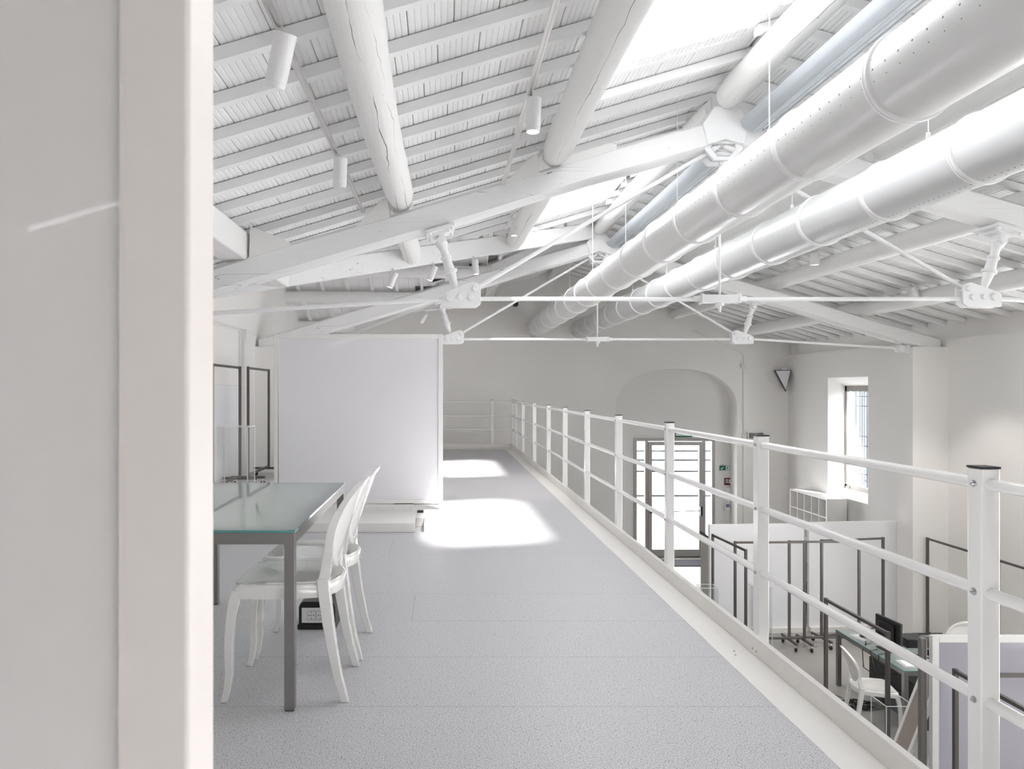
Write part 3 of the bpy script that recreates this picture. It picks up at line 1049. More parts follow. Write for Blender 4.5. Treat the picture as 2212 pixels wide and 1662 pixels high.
# ================================================================ DUCTS
def duct(X, H, ys, m, label, wires):
    R = .205
    D = thing('air_duct', label, 'duct', (X, 0, Z(H)))
    for a, c in zip(ys, ys[1:]):
        obj('duct_section', MB().lathe((0, a, 0), (0, c, 0), [(0, R), (1, R)], 64), m, D, smooth=True)
    for y in ys[1:-1]:
        obj('joint_ring', MB().lathe((0, y - .02, 0), (0, y + .02, 0), [(0, R + .001), (.08, R + .011), (.4, R + .013), (.42, R + .005), (.58, R + .005), (.6, R + .013), (.92, R + .011), (1, R + .001)], 64), M['ring'], D, smooth=True)
    for y in wires:
        top = roofH(X) - .02 - H
        mb = MB().tube((0, y, R + .012), (0, y, top), .0035, 6)
        mb.box(-.012, .012, y - .006, y + .006, R, R + .06)
        obj('hanger_wire', mb, M['steel'], D)
    return D
ys = [3.14 + .868 * i for i in range(-5, 15)] + [BACK + .02]
duct(2.115, 1.424, ys, M['duct1'], 'upper white round air duct, with small holes along its left side', [4.5 + 1.77 * i for i in range(-2, 7)])
ys = [4.938 + .868 * i for i in range(-6, 13)] + [BACK + .02]
duct(3.173, 1.42, ys, M['duct2'], 'lower right white round air duct with holes along its underside', [4.54 + 1.77 * i for i in range(-2, 7)])

# ================================================================ RAILING
RXc = 1.58
R = thing('railing', 'white tubular railing with square posts along the gallery edge', 'railing', (RXc, 0, 0))
py = [.58, 2.03, 3.45, 4.85, 6.25, 7.62, 9.0, 10.4, 12.0, 13.7, 15.0, 16.0 - .2]
HS = .0275
pz = 1.082
rails = (1.037, .721, .405)
for i, y in enumerate(py):
    p = obj('post', MB().box(-HS, HS, y - HS, y + HS, -.24, pz), M['rail'], R, bevel=.004)
    obj('post_cap', MB().box(-HS - .001, HS + .001, y - HS - .001, y + HS + .001, pz, pz + .006), M['cap'], p)
    if i < 5:
        for rz in rails:
            obj('bolt', MB().lathe((-HS - .010, y, rz), (-HS + .002, y, rz), [(0, .004), (.3, .0065), (.6, .0065), (.62, .010), (1, .010)], 10), M['bolt'], p)
for i in range(len(py) - 1):
    for rz in rails:
        obj('rail', MB().tube((0, py[i] + HS, rz), (0, py[i + 1] - HS, rz), .0178, 16), M['rail'], R, smooth=True)
yb = py[-1]
R2 = thing('railing', 'white tubular railing across the far end of the gallery', 'railing', (-.7, yb, 0))
for x in (.42 + 1.6 - .52, -.9):
    p = obj('post', MB().box(x - .0275 + .32, x + .0275 + .32, -HS, HS, -.24, pz), M['rail'], R2, bevel=.003)
    obj('post_cap', MB().box(x - .0285 + .32, x + .0285 + .32, -HS, HS, pz, pz + .006), M['cap'], p)
for rz in rails:
    obj('rail', MB().tube((-2.2, 0, rz), (2.25, 0, rz), .0178, 12), M['rail'], R2, smooth=True)

# ================================================================ LAMPS
def spot(x, y, h, aim, L, r, label, lit=True, cat='spotlight', energy=0, group=None, target=None):
    """cylinder spotlight hung from a small joint at (x, y, h)"""
    T = thing('spotlight', label, cat, (x, y, Z(h)), 0, group)
    a = Vector(aim).normalized()
    c0 = Vector((0, 0, -.03)) + Vector((r * .7, 0, 0)) * (1 if abs(a.x) < .5 else .3)
    p0 = c0 - a * .01
    p1 = c0 + a * L
    obj('lamp_joint', MB().tube((0, 0, .03), tuple(c0 + a * .02), .009, 8), M['chrome'], T, smooth=True)
    obj('lamp_body', MB().lathe(p0, p1, [(0, r * .9), (.02, r), (.90, r), (.905, r * .93), (1, r * .93)], 24), M['lampw'], T, smooth=True)
    obj('lamp_lens', MB().lathe(p1 - a * .004, p1 + a * .001, [(0, r * .8), (1, r * .8)], 20), M['glow'] if lit else M['lampw'], T)
    if energy:
        l = bpy.data.lights.new('spotlight_beam', 'SPOT')
        l.energy = energy
        l.spot_size = math.radians(60)
        l.spot_blend = .6
        l.shadow_soft_size = .04
        l.color = (1, .93, .86)
        lo = bpy.data.objects.new('spotlight_beam', l)
        COL.objects.link(lo)
        lo.parent = T
        lo.location = p1 + a * .02
        lo.rotation_euler = a.to_track_quat('-Z', 'Y').to_euler()
    return T
def track(p0, p1, label, m='chrome'):
    mb = MB()
    d = (Vector(p1) - Vector(p0)).normalized()
    q = d.to_track_quat('Y', 'Z').to_matrix().to_4x4()
    L = (Vector(p1) - Vector(p0)).length
    mt = Matrix.Translation(Vector(p0)) @ q
    mb.box(-.016, -.004, 0, L, 0, .02, mt)
    mb.box(.004, .016, 0, L, 0, .02, mt)
    mb.box(-.004, .004, 0, L, .008, .02, mt)
    return lab(obj('light_track', mb, M[m]), label, 'light track')
track((-.715, .9, Z(1.56)), (-.705, 6.12, Z(1.56)), 'grey metal light track left of the cracked log')
track((.53, .9, Z(1.83)), (.53, 6.12, Z(1.80)), 'grey metal light track right of the cracked log')
spot(-.71, 2.99, 1.56, (-.28, .30, -.85), .215, .047, 'large white cylinder spotlight nearest the camera at top left', lit=False)
spot(-.71, 4.6, 1.56, (-.05, .1, -1), .185, .045, 'white cylinder spotlight further along the left track', lit=False)
spot(.53, 4.28, 1.82, (-.04, -.02, -1), .20, .045, 'white cylinder spotlight with a glowing lens on the track right of the cracked log')
# on the valley beam: intersect the image ray with the beam
def on_valley(rel):
    # X = rel/1500*Y ; Y = GY - .75*(RIDGE-X)
    Y = (GY - .75 * RIDGE) / (1 - .75 * rel / 1500.0)
    return rel / 1500.0 * Y, Y
for rel, aim, L in ((-107, (-.35, 0, -.9), 'leftmost of the three small lit spotlights under the diagonal beam'),
                    (-22, (-.35, 0, -.9), 'middle of the three small lit spotlights under the diagonal beam'),
                    (64, (.08, 0, -1), 'rightmost of the three small lit spotlights under the diagonal beam')):
    x, y = on_valley(rel)
    spot(x, y - .12, roofH(x) - RH - .27, aim, .19, .042, L, energy=60)
spot(.88, 8.9, 1.92 + .29, (0, 0, -1), .2, .045, 'white lit spotlight hanging by the log seen under the near truss')
track((.88, 6.4, Z(2.24)), (.88, 9.7, Z(2.24)), 'light track under the roof beyond the near truss', 'steel')
spot(-.33, 12.3, 1.38, (-.45, .6, -.7), .2, .042, 'tiny lit spotlight under the far truss just above the white board', energy=110)
track((-.9, 12.3, Z(1.36)), (.15, 12.3, Z(1.44)), 'short white track under the far truss', 'steel')
spot(5.05, 9.5, roofH(5.05) - .12, (.0, .1, -1), .15, .06, 'short white downlight on the right slope, upper of two', energy=170)
spot(6.52, 9.7, roofH(6.52) - .12, (.25, .1, -1), .15, .06, 'short white downlight on the right slope near the wall, lower of two', energy=100)

# ================================================================ WALL SERVICES
# conduits on the left wall
mb = MB()
for dz in (0, -.035):
    mb.tube((LX + .02, Y0R, Z(.905 + dz)), (LX + .02, 11.0, Z(.905 + dz)), .011, 8)
lab(obj('conduit', mb, M['steel']), 'two white conduits along the top of the left wall', 'pipe')
mb = MB().box(LX, LX + .07, 10.25, 10.75, 0, Z(.83))
mb.tube((LX + .015, 10.2, 0), (LX + .015, 10.2, Z(.87)), .009, 8)
mb.box(LX, LX + .09, 10.28, 10.50, Z(.72), Z(.90))
lab(obj('pipe_casing', mb, M['frame']), 'vertical white pipe casing on the left wall', 'casing')
mb = MB().box(LX, LX + .03, 8.9, 10.1, .12, 1.38)
lab(obj('wall_panel', mb, M['panelflat'], bevel=.004), 'plain white panel on the left wall behind the glass table', 'panel')
# conduit on back wall near the right
mb = MB()
xr = 6.98
mb.tube((xr, BACK - .012, GZ), (xr, BACK - .012, Z(.80)), .012, 8)
mb.path([(xr, BACK - .012, Z(.80)), (xr - .03, BACK - .012, Z(.86)), (xr - .2, BACK - .012, Z(.93)), (xr - 1.2, BACK - .012, Z(1.4))], .010, 8)
mb.box(xr - .05, xr + .05, BACK - .05, BACK - .002, Z(.50), Z(.60))
lab(obj('conduit', mb, M['frame']), 'thin vertical white conduit on the end wall right of the arch', 'pipe')
# dark display
d = thing('wall_display', 'small dark red display in a pale frame on the end wall', 'display', (7.25, BACK, Z(-1.14)))
obj('casing', MB().box(-.19, .19, -.07, 0, 0, .165), M['frame'], d, bevel=.004)
obj('screen', MB().box(-.165, .165, -.074, -.068, .018, .147), M['led'], d)
obj('bracket', MB().box(-.30, -.20, -.03, 0, .05, .11), M['frame'], d)
# triangular fixture
t = thing('wall_speaker', 'white inverted triangular fixture with a dark edge in the right rear corner', 'fixture', (7.83, BACK - .12, Z(-.03)))
t.rotation_euler = (0, 0, -.25)
P3 = [(-.17, .49), (.17, .49), (.07, 0)]
obj('dark_rim', MB().prism(P3, -.06, .07, 'y'), M['binderd'], t)
c_ = (.02, .34)
obj('front_face', MB().prism([(c_[0] + (u - c_[0]) * .9, c_[1] + (v - c_[1]) * .9) for u, v in P3], -.075, -.055, 'y'), M['panelflat'], t)
mb = MB().box(-.02, .08, -.03, .07, .49, .54)
obj('mounting', mb, M['steel'], t)
mb = MB().path([(7.90, BACK - .1, Z(.50)), (7.90, BACK - .1, Z(.74)), (7.97, BACK - .3, Z(.78)), (8.01, 13.5, Z(.80)), (8.01, 11.5, Z(.80))], .010, 8)
lab(obj('conduit', mb, M['frame']), 'thin white conduit from the triangular fixture along the top of the right wall', 'pipe')
# small camera on wall at ridge
cm = obj('security_camera', MB().box(1.62, 1.72, BACK - .25, BACK - .05, Z(1.93), Z(2.06)), M['black'], bevel=.01)
lab(cm, 'small black camera on the end wall between the roof slope and the upper duct', 'camera')
# exit signs and devices beside the door
def sign_exit(x, z, label):
    s = thing('exit_sign', label, 'sign', (x, REC - .01, z))
    obj('sign_plate', MB().box(-.115, .115, -.012, .0, -.055, .055), M['green'], s)
    f = MB().box(.028, .108, -.016, -.012, -.05, .05)
    obj('sign_door', f, M['signwhite'], s)
    g_ = MB()
    yq = -.019
    def q2(pts):
        g_.prism([(u, v) for u, v in pts], yq, yq + .004, 'y')
    q2([(.062, .028), (.074, .028), (.074, .042), (.062, .042)])
    q2([(.052, .022), (.078, .016), (.070, -.006), (.056, -.004)])
    q2([(.058, -.004), (.068, -.006), (.088, -.026), (.082, -.034)])
    q2([(.056, -.002), (.064, -.006), (.056, -.042), (.046, -.040)])
    q2([(.078, .016), (.092, .004), (.088, -.002), (.074, .008)])
    q2([(.052, .022), (.040, .006), (.046, .002), (.057, .014)])
    obj('running_figure', g_, M['green'], s)
    a = MB()
    yq = -.016
    a.prism([(-.093, -.036), (-.050, -.036), (-.060, -.026), (-.078, -.026), (-.078, -.026), (-.083, -.010), (-.093, .004)], -.016, -.012, 'y')
    a.prism([(-.086, -.030), (-.076, -.034), (-.032, .016), (-.042, .026)], -.0165, -.012, 'y')
    obj('arrow', a, M['signwhite'], s)
    return s
sign_exit(6.70, Z(-1.855), 'green exit sign with a running figure and arrow right of the glass door')
s2 = thing('exit_sign', 'flat green exit sign above the glass door', 'sign', (5.72, REC - .02, DZ1 + .075))
obj('sign_plate', MB().box(-.2, .2, -.02, 0, -.05, .05), M['green'], s2)
obj('sign_band', MB().box(-.19, .19, -.024, -.02, -.015, .042), M['signwhite'], s2)
f = thing('fire_notice', 'small dark red fire notice on the wall right of the glass door', 'sign', (6.78, REC - .01, Z(-2.18)))
obj('sign_plate', MB().box(-.085, .085, -.01, 0, -.085, .085), M['red'], f)
g_ = MB()
for u in (-.055, -.02):
    g_.box(u, u + .022, -.014, -.010, .02, .055)
    g_.box(u, u + .022, -.014, -.010, -.03, .005)
g_.box(.022, .058, -.014, -.010, -.045, .055)
obj('sign_marks', g_, M['signwhite'], f)
wbx = thing('wall_unit', 'grey control box with a violet front below the fire notice', 'wall unit', (6.75, REC - .01, Z(-2.78)))
obj('casing', MB().box(-.06, .06, -.07, 0, -.09, .09), M['panelflat'], wbx, bevel=.008)
obj('violet_front', MB().box(-.045, .045, -.075, -.07, 0, .075), M['lilacbox'], wbx)
o = obj('intercom', MB().box(6.70, 6.84, REC - .04, REC, Z(-2.52), Z(-2.33)), M['white'], bevel=.006)
lab(o, 'white intercom box on the wall between fire notice and control box', 'intercom')
mb = MB().tube((6.845, REC - .02, GZ + .9), (6.845, REC - .02, Z(-2.06)), .011, 8)
lab(obj('conduit', mb, M['tableleg']), 'thin dark vertical conduit right of the fire notice', 'pipe')
mb = MB()
mb.box(6.60, 6.80, REC - .01, REC, Z(-3.22), Z(-3.10))
lab(obj('wall_notice', mb, M['paper']), 'small pale notice low on the wall right of the glass door', 'notice')
mb = MB().path([(6.78 + .14 * math.cos(a), REC - .25, Z(-3.56) + .14 * math.sin(a)) for a in [PI * i / 14 for i in range(15)]] + [(6.64, REC - .25, Z(-4.0))], .012, 8)
lab(obj('cable_loop', mb, M['black']), 'black cable loop standing up behind the left partition', 'cable')
o = obj('alarm_button', MB().box(7.0, 7.10, BACK - .05, BACK, Z(-2.64), Z(-2.55)), M['red'], bevel=.004)
lab(o, 'small red alarm button on the end wall right of the arch', 'button')

# ================================================================ BOARDS
def board(w_, h_, label, loc, rz=0, panel='panel', base=True, z0=.15, fw=.045, face='frame', slat=False):
    T = thing('whiteboard', label, 'whiteboard', loc, rz)
    t = .045
    mb = fr(MB(), 0, w_, z0, h_, fw, 0, t)
    obj('frame', mb, M[face], T, bevel=.003)
    obj('panel', MB().box(fw - .004, w_ - fw + .004, .010, t - .010, z0 + fw - .004, h_ - fw + .004), M[panel], T)
    if base:
        mb = MB()
        mb.box(.08, w_ - .26, -.68, .3, 0, .085)
        mb.box(w_ - .26, w_ - .175, -.42, .3, 0, .085)
        mb.box(w_ - .175, w_ - .03, -.68, .3, 0, .085)
        mb.box(.3, .5, 0.0, t, .08, z0 + .01)
        mb.box(w_ - .5, w_ - .3, 0.0, t, .08, z0 + .01)
        obj('base', mb, M['frame'], T, bevel=.004)
        s = MB().box(w_ - .255, w_ - .195, -.14, -.06, .085, .10)
        obj('socket', s, M['black'], T)
    return T
board(1.72, 1.88, 'large framed whiteboard standing on the gallery floor behind the glass table', (-1.722, 7.07, 0))
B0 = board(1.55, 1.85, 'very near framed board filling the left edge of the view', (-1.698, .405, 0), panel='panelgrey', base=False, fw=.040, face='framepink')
# lower level partitions
def partition(w_, h_, label, loc, rz):
    T = thing('partition', label, 'partition', loc, rz)
    obj('panel', MB().box(0, w_, 0, .06, .09, h_), M['panelflat'], T, bevel=.003)
    obj('base', MB().box(0, w_ + .03, -.05, .12, .0, .09), M['frame'], T, bevel=.004)
    return T
partition(1.59, 1.78, 'left of the two tall plain white partitions on the ground floor', (4.35, 11.33, GZ), .06)
partition(1.54, 1.80, 'right of the two tall plain white partitions on the ground floor', (6.02, 11.42, GZ), .08)
board(1.7, 1.86, 'white framed lilac board on the ground floor at lower right', (4.215, 5.98, GZ), 0.0, panel='panellilac', fw=.058, z0=.12, base=False)
fr9 = MB()
mbf = MB()
tfr = thing('tube_frame', 'tall grey steel tube frame beside the lilac board', 'frame', (4.155, 6.03, GZ))
obj('post', MB().box(0, .052, 0, .052, 0, 1.82), M['tableleg'], tfr, bevel=.008)
obj('top_bar', MB().box(.052, 1.5, .05, .10, 1.77, 1.82), M['tableleg'], tfr, bevel=.008)
obj('post', MB().box(1.45, 1.5, .05, .10, 0, 1.77), M['tableleg'], tfr, bevel=.008)

# ================================================================ TABLES
def table(L, Wd, H, label, loc, leg=.041, apron=.048):
    T = thing('glass_table', label, 'table', loc)
    # origin at near right corner; extends -x and +y
    gt = .011
    obj('table_top', MB().raw([(-Wd, 0, H), (0, 0, H), (0, L, H), (-Wd, L, H)], [(0, 1, 2, 3)]), M['tableglass'], T)
    e = MB()
    e.box(-Wd - .0006, .0006, -.0006, .0, H - gt, H - .001)
    e.box(.0, .0006, 0, L, H - gt, H - .001)
    e.box(-Wd - .0006, -Wd, 0, L, H - gt, H - .001)
    obj('glass_edge', e, M['glassedge'], T)
    z1 = H - gt
    i = .003
    f = MB()
    f.box(-Wd + leg + i, -leg - i, i, i + leg, z1 - apron, z1 - .002)
    f.box(-Wd + leg + i, -leg - i, L - leg - i, L - i, z1 - apron, z1 - .002)
    f.box(-leg - i, -i, i + leg, L - leg - i, z1 - apron, z1 - .002)
    f.box(-Wd + i, -Wd + leg + i, i + leg, L - leg - i, z1 - apron, z1 - .002)
    obj('apron', f, M['tableleg'], T, bevel=.001)
    for x in (-Wd + i, -leg - i):
        for y in (i, L - leg - i):
            p = obj('leg', MB().box(x, x + leg, y, y + leg, .004, z1 - .001), M['tableleg'], T, bevel=.001)
            obj('foot', MB().box(x + .002, x + leg - .002, y + .002, y + leg - .002, 0, .005), M['black'], p)
    return T
table(1.45, .815, .74, 'glass topped table with grey steel legs on the gallery', (-.603, 2.825, 0))
table(1.40, .85, .75, 'glass topped office desk with grey legs on the ground floor', (6.15, 7.98, GZ), leg=.05)

# ================================================================ CHAIRS
def chair(label, loc, rz, group=None):
    T = thing('oval_back_chair', label, 'chair', loc, rz)
    m = M['chair']
    # seat
    pts = []
    def corner(cx, cy, r, a0, a1, n=6):
        return [(cx + r * math.cos(math.radians(a0 + (a1 - a0) * i / n)), cy + r * math.sin(math.radians(a0 + (a1 - a0) * i / n))) for i in range(n + 1)]
    right = corner(-.175, .165, .055, 180, 90)           # front (+y) corner, going to the back
    right += [(-.06, .222), (.05, .212), (.13, .195), (.175, .165), (.205, .11), (.222, .05)]
    outline = right + [(x, -y) for x, y in reversed(right)]
    outline = [(x - .005, y * .98) for x, y in outline]
    s = MB()
    def lvl(k, z, cx=-.01):
        return [((x - cx) * k + cx, y * k, z) for x, y in outline]
    s.loft([lvl(.93, .432), lvl(.985, .436), lvl(1.0, .450), lvl(1.0, .480), lvl(.985, .490), lvl(.95, .494), lvl(.90, .488), lvl(.7, .482), lvl(.3, .480)])
    obj('seat', s, m, T, smooth=True)
    # front legs (sabre S curve)
    for sy in (-1, 1):
        P = [(-.205, .470, .024), (-.217, .43, .024), (-.232, .36, .021), (-.243, .27, .0185), (-.245, .19, .017), (-.243, .12, .016), (-.251, .05, .015), (-.264, 0, .015)]
        l = MB().sweep([(x, sy * (.188 + .004 * (1 - z / .47)), z) for x, z, r in P], [(r, 0, 0) for _, _, r in P], [(0, r * .95, 0) for _, _, r in P])
        obj('leg', l, m, T, smooth=True, bevel=.004)
    # rear legs
    for sy in (-1, 1):
        P = [(.150, .515, .0255), (.152, .48, .026), (.160, .42, .025), (.172, .33, .0235), (.190, .22, .021), (.212, .11, .019), (.243, 0, .017)]
        l = MB().sweep([(x, sy * (.178 + .012 * (1 - z / .5)), z) for x, z, r in P], [(r, 0, 0) for _, _, r in P], [(0, r * .85, 0) for _, _, r in P])
        lg = obj('leg', l, m, T, smooth=True, bevel=.004)
    # oval back
    def back_x(z, y):
        return .165 + .30 * max(0, z - .50) + .10 * max(0, z - .50) ** 2 - .050 * (y / .185) ** 2
    def oval(t, ky=.185, kz=.195, cz=.72):
        y = ky * math.sin(t)
        z = cz + kz * math.cos(t)
        y *= 1.0 + .10 * math.cos(t)
        return y, z
    n = 48
    c, us, vs_ = [], [], []
    for i in range(n):
        t = 2 * PI * i / n
        y, z = oval(t, .172, .187)
        c.append((back_x(z, y), y, z))
        y2, z2 = oval(t, .188, .203)
        us.append(((back_x(z2, y2) - back_x(z, y)) * .8, (y2 - y) * .8, (z2 - z) * .8))
        vs_.append((.0165, 0, .004))
    obj('back_ring', MB().sweep(c, us, vs_, closed=True), m, T, smooth=True)
    p = MB()
    front, back_ = [], []
    K = 7
    for side, off in ((0, -.004), (1, .006)):
        rings = []
        for k in range(1, K + 1):
            rings.append([(back_x(*reversed(oval(2 * PI * i / n, .17 * k / K, .185 * k / K))) + off, *oval(2 * PI * i / n, .17 * k / K, .185 * k / K)) for i in range(n)])
        p.loft(rings, cap=False)
        p.raw(rings[0], [tuple(range(n))])
    obj('back_panel', p, m, T, smooth=True)
    # side stiles curving from the leg tops into the oval
    for sy in (-1, 1):
        P = [(.152, .178, .505), (.158, .172, .535), (.162, .160, .57), (.166, .150, .605)]
        hu = [.024, .022, .020, .0185]
        hv = [.016, .0145, .0135, .0125]
        for t, u_, v_ in ((2.05, .018, .0115), (1.85, .0175, .0105), (1.62, .017, .0095), (1.40, .0165, .008), (1.15, .0155, .0065)):
            y, z = oval(t, .181, .196)
            P.append((back_x(z, y) - .002, y, z))
            hu.append(u_)
            hv.append(v_)
        us = [(q, 0, 0) for q in hu]
        vv = [(0, q, 0) for q in hv]
        obj('side_stile', MB().sweep([(x, sy * y, z) for x, y, z in P], us, vv), m, T, smooth=True)
    return T
CH = chair('glossy white oval-back chair nearest the camera at the glass table', (-.655, 3.11, 0), 0.0)
dup(CH, 'second glossy white oval-back chair, behind the nearest one at the glass table', (-.645, 3.57, 0), -.02)
dup(CH, 'white oval-back chair on the ground floor at the desk side nearest the gallery', (5.06, 8.22, GZ), PI - .22)
dup(CH, 'pale oval-back chair beyond the desk, its back showing above the lilac board', (6.62, 9.05, GZ), .30)

# power box
pb = thing('power_box', 'black floor socket box with white socket front behind the near chair', 'socket box', (-.69, 3.80, 0))
obj('body', MB().prism([(-.10, .0), (.10, .0), (.10, .12), (.092, .14), (.075, .150), (-.075, .150), (-.092, .14), (-.10, .12)], 0, .22, 'y'), M['black'], pb, bevel=.004)
obj('foot_rim', MB().box(-.106, .106, -.008, .226, 0, .028), M['black'], pb, bevel=.006)
fp = obj('front_plate', MB().box(-.083, .083, -.004, .002, .036, .118), M['white'], pb, bevel=.002)
s = MB()
for cx in (-.030, .020):
    s.ringprism([(cx - .023, .053), (cx + .023, .053), (cx + .023, .103), (cx - .023, .103)], [(cx - .0222, .0538), (cx + .0222, .0538), (cx + .0222, .1022), (cx - .0222, .1022)], -.0050, -.0038)
    for u, v in ((-.012, 0), (0, 0), (.012, 0), (0, .017), (0, -.017)):
        s.lathe((cx + u, -.0052, .078 + v), (cx + u, -.0035, .078 + v), [(0, .0026), (1, .0026)], 8)
obj('sockets', s, M['black'], fp)

# ================================================================ RACKS
def rack(L, H, label, loc, rz=0.0, foot=.46, r=.016):
    T = thing('garment_rack', label, 'rack', loc, rz, None)
    m = M['rack']
    zb = .135
    for y in (0, L):
        obj('post', MB().box(-r, r, y - r, y + r, zb, H), m, T, bevel=.002)
        ft = obj('foot', MB().box(-foot / 2, foot / 2, y - r, y + r, zb - 2 * r, zb), m, T, bevel=.002)
        for x in (-foot / 2 + .03, foot / 2 - .03):
            c = obj('caster', MB().box(x - .012, x + .012, y - .014, y + .014, .05, zb - 2 * r), M['chrome'], T)
            obj('wheel', MB().lathe((x, y - .012, .036), (x, y + .012, .036), [(0, .028), (.15, .036), (.85, .036), (1, .028)], 16), M['rubber'], c, smooth=True)
    obj('top_bar', MB().box(-r * .9, r * .9, r, L - r, H - .035, H - .005), m, T, bevel=.002)
    obj('bottom_bar', MB().box(-r, r, r, L - r, zb, zb + .03), m, T, bevel=.002)
    return T
RK = rack(1.12, 1.63, 'grey steel garment rack on the gallery beside the whiteboard', (-2.66, 9.48, 0))
dup(RK, 'grey steel garment rack on the gallery nearer the wall, partly hidden by the near board', (-2.74, 8.25, 0))
q = rack(1.08, 1.65, 'angled grey garment rack at far left in front of the left partition', (4.43, 10.16, GZ), .06, r=.017)
dup(q, 'grey garment rack standing parallel to the left partition', (5.58, 10.72, GZ), PI / 2 + .02)
dup(q, 'grey garment rack spanning the gap between the two partitions', (6.44, 10.75, GZ), PI / 2 + .0)
dup(q, 'rightmost grey garment rack parallel to the right partition', (6.97, 11.0, GZ), PI / 2 + .16)
dup(q, 'grey garment rack running towards the camera by the desk', (4.29, 6.70, GZ), .0)
dup(q, 'grey garment rack along the right wall, further one', (7.66, 9.9, GZ), 0)
dup(q, 'grey garment rack along the right wall, nearer one', (7.66, 8.5, GZ), 0)
dup(q, 'grey garment rack in front of the lilac board running towards the camera', (4.28, 4.72, GZ), 0)
dup(q, 'grey garment rack across the lower right in front of the lilac board', (5.55, 5.72, GZ), PI / 2)

# acrylic boxes
def acrylic(w_, d_, h_, label, loc, rz=0):
    T = thing('acrylic_stand', label, 'stand', loc, rz)
    t = .006
    mb = MB()
    mb.box(0, w_, 0, t, 0, h_)
    mb.box(0, w_, d_ - t, d_, 0, h_)
    mb.box(0, t, t, d_ - t, 0, h_)
    mb.box(w_ - t, w_, t, d_ - t, 0, h_)
    obj('walls', mb, M['acryl'], T)
    e = MB()
    for x in (0, w_):
        for y in (0, d_):
            e.box(x - .003, x + .003, y - .003, y + .003, 0, h_)
    for y in (0, d_):
        e.box(0, w_, y - .003, y + .003, h_ - .003, h_ + .003)
    for x in (0, w_):
        e.box(x - .003, x + .003, 0, d_, h_ - .003, h_ + .003)
    obj('edges', e, M['acryledge'], T)
    return T
acrylic(.27, .23, .99, 'clear acrylic stand on the gallery between the glass table and the racks', (-1.96, 6.0, 0))
acrylic(.27, .23, 1.016, 'clear acrylic stand on the ground floor behind the leaning board', (4.15, 6.5, GZ))
acrylic(.25, .21, 1.016, 'clear acrylic stand on the ground floor left of the left partition', (3.87, 10.38, GZ))
acrylic(.26, .21, 1.016, 'clear acrylic stand before the left partition, half behind a railing post', (4.68, 10.42, GZ))

# leaning board on A-frame
lb = thing('display_easel', 'white edged brown-backed board tilted on a small white A-frame', 'easel', (3.98, 6.12, GZ))
p0, p1 = Vector((-.16, 0, .02)), Vector((.42, 0, 1.50))
d = (p1 - p0).normalized()
nrm = Vector((d.z, 0, -d.x))
u = Vector((0, 1, 0))
def slabp(a, bb, y0, y1, t0, t1):
    mb = MB()
    pts = []
    for t in (t0, t1):
        for s_, y in ((a, y0), (bb, y0), (bb, y1), (a, y1)):
            q_ = p0 + d * s_ + nrm * t
            pts.append((q_.x, y, q_.z))
    return mb.hexa(pts)
Lb = (p1 - p0).length
obj('panel', slabp(.0, Lb, .03, .19, .002, .032), M['brownback'], lb)
mb = slabp(0, Lb, 0, .03, -.006, .034)
for a_ in (slabp(0, Lb, .19, .22, -.006, .034), slabp(Lb, Lb + .03, 0, .22, -.006, .034)):
    mb.raw(a_.v, a_.f)
obj('frame', mb, M['frame'], lb, bevel=.002)
mb = MB()
ap = p0 + d * .60
for y in (.02, .20):
    mb.path([(ap.x - .02, y, ap.z - .12), (.34, y, .0)], .014, 6)
mb.path([(ap.x - .02, .04, ap.z - .12), (ap.x + .10, .11, ap.z + .05), (ap.x - .02, .20, ap.z - .12)], .016, 6)
mb.path([(ap.x - .02, .04, ap.z - .12), (.03, .04, .0)], .016, 6)
obj('support', mb, M['frame'], lb)

# ================================================================ DESK ITEMS (desk top z)
DZ = GZ + .75
mo = thing('monitor', 'black flat monitor seen from behind on the office desk', 'monitor', (5.56, 8.42, DZ), .10)
obj('screen_back', MB().box(-.02, .02, 0, .42, .07, .39), M['black'], mo, bevel=.008)
obj('rear_bulge', MB().box(-.05, -.02, .08, .34, .12, .34), M['blackg'], mo, bevel=.02)
obj('stand', MB().box(-.035, -.005, .17, .25, .01, .2), M['black'], mo, bevel=.004)
obj('stand_foot', MB().box(-.09, .09, .10, .32, 0, .014), M['black'], mo, bevel=.005)
kb = thing('keyboard', 'black keyboard lying beside the monitor', 'keyboard', (5.70, 8.02, DZ), .1)
obj('body', MB().box(0, .16, -.02, .42, 0, .015), M['black'], kb, bevel=.004)
mb = MB()
for i in range(5):
    for j in range(14):
        mb.box(.012 + i * .029, .012 + i * .029 + .023, j * .029, j * .029 + .023, .015, .02)
obj('keys', mb, M['blackg'], kb)
ph = thing('telephone', 'black desk telephone near the front corner of the desk', 'telephone', (6.0, 8.45, DZ), .5)
obj('base', MB().prism([(-.1, 0), (.1, 0), (.1, .03), (-.1, .07)], -.09, .09, 'y'), M['black'], ph, bevel=.005)
obj('handset', MB().path([(-.09, -.07, .09), (-.04, -.07, .115), (.05, -.07, .10), (.09, -.07, .06)], [.022, .014, .014, .022], 8), M['blackg'], ph, smooth=True)
cb = lab(obj('black_case', MB().box(5.80, 6.08, 8.68, 8.92, DZ, DZ + .11), M['black'], bevel=.01), 'low black box behind the monitor on the desk', 'box')
mu = thing('mug', 'small white cup on the desk left of the monitor', 'cup', (5.56, 8.93, DZ))
obj('cup_body', MB().lathe((0, 0, 0), (0, 0, .10), [(0, .032), (.05, .035), (1, .045), (1.0, .040), (.1, .030)], 20), M['white'], mu, smooth=True)
obj('cup_handle', MB().path([(.04, 0, .03), (.065, 0, .04), (.07, 0, .065), (.043, 0, .085)], .005, 6), M['white'], mu, smooth=True)
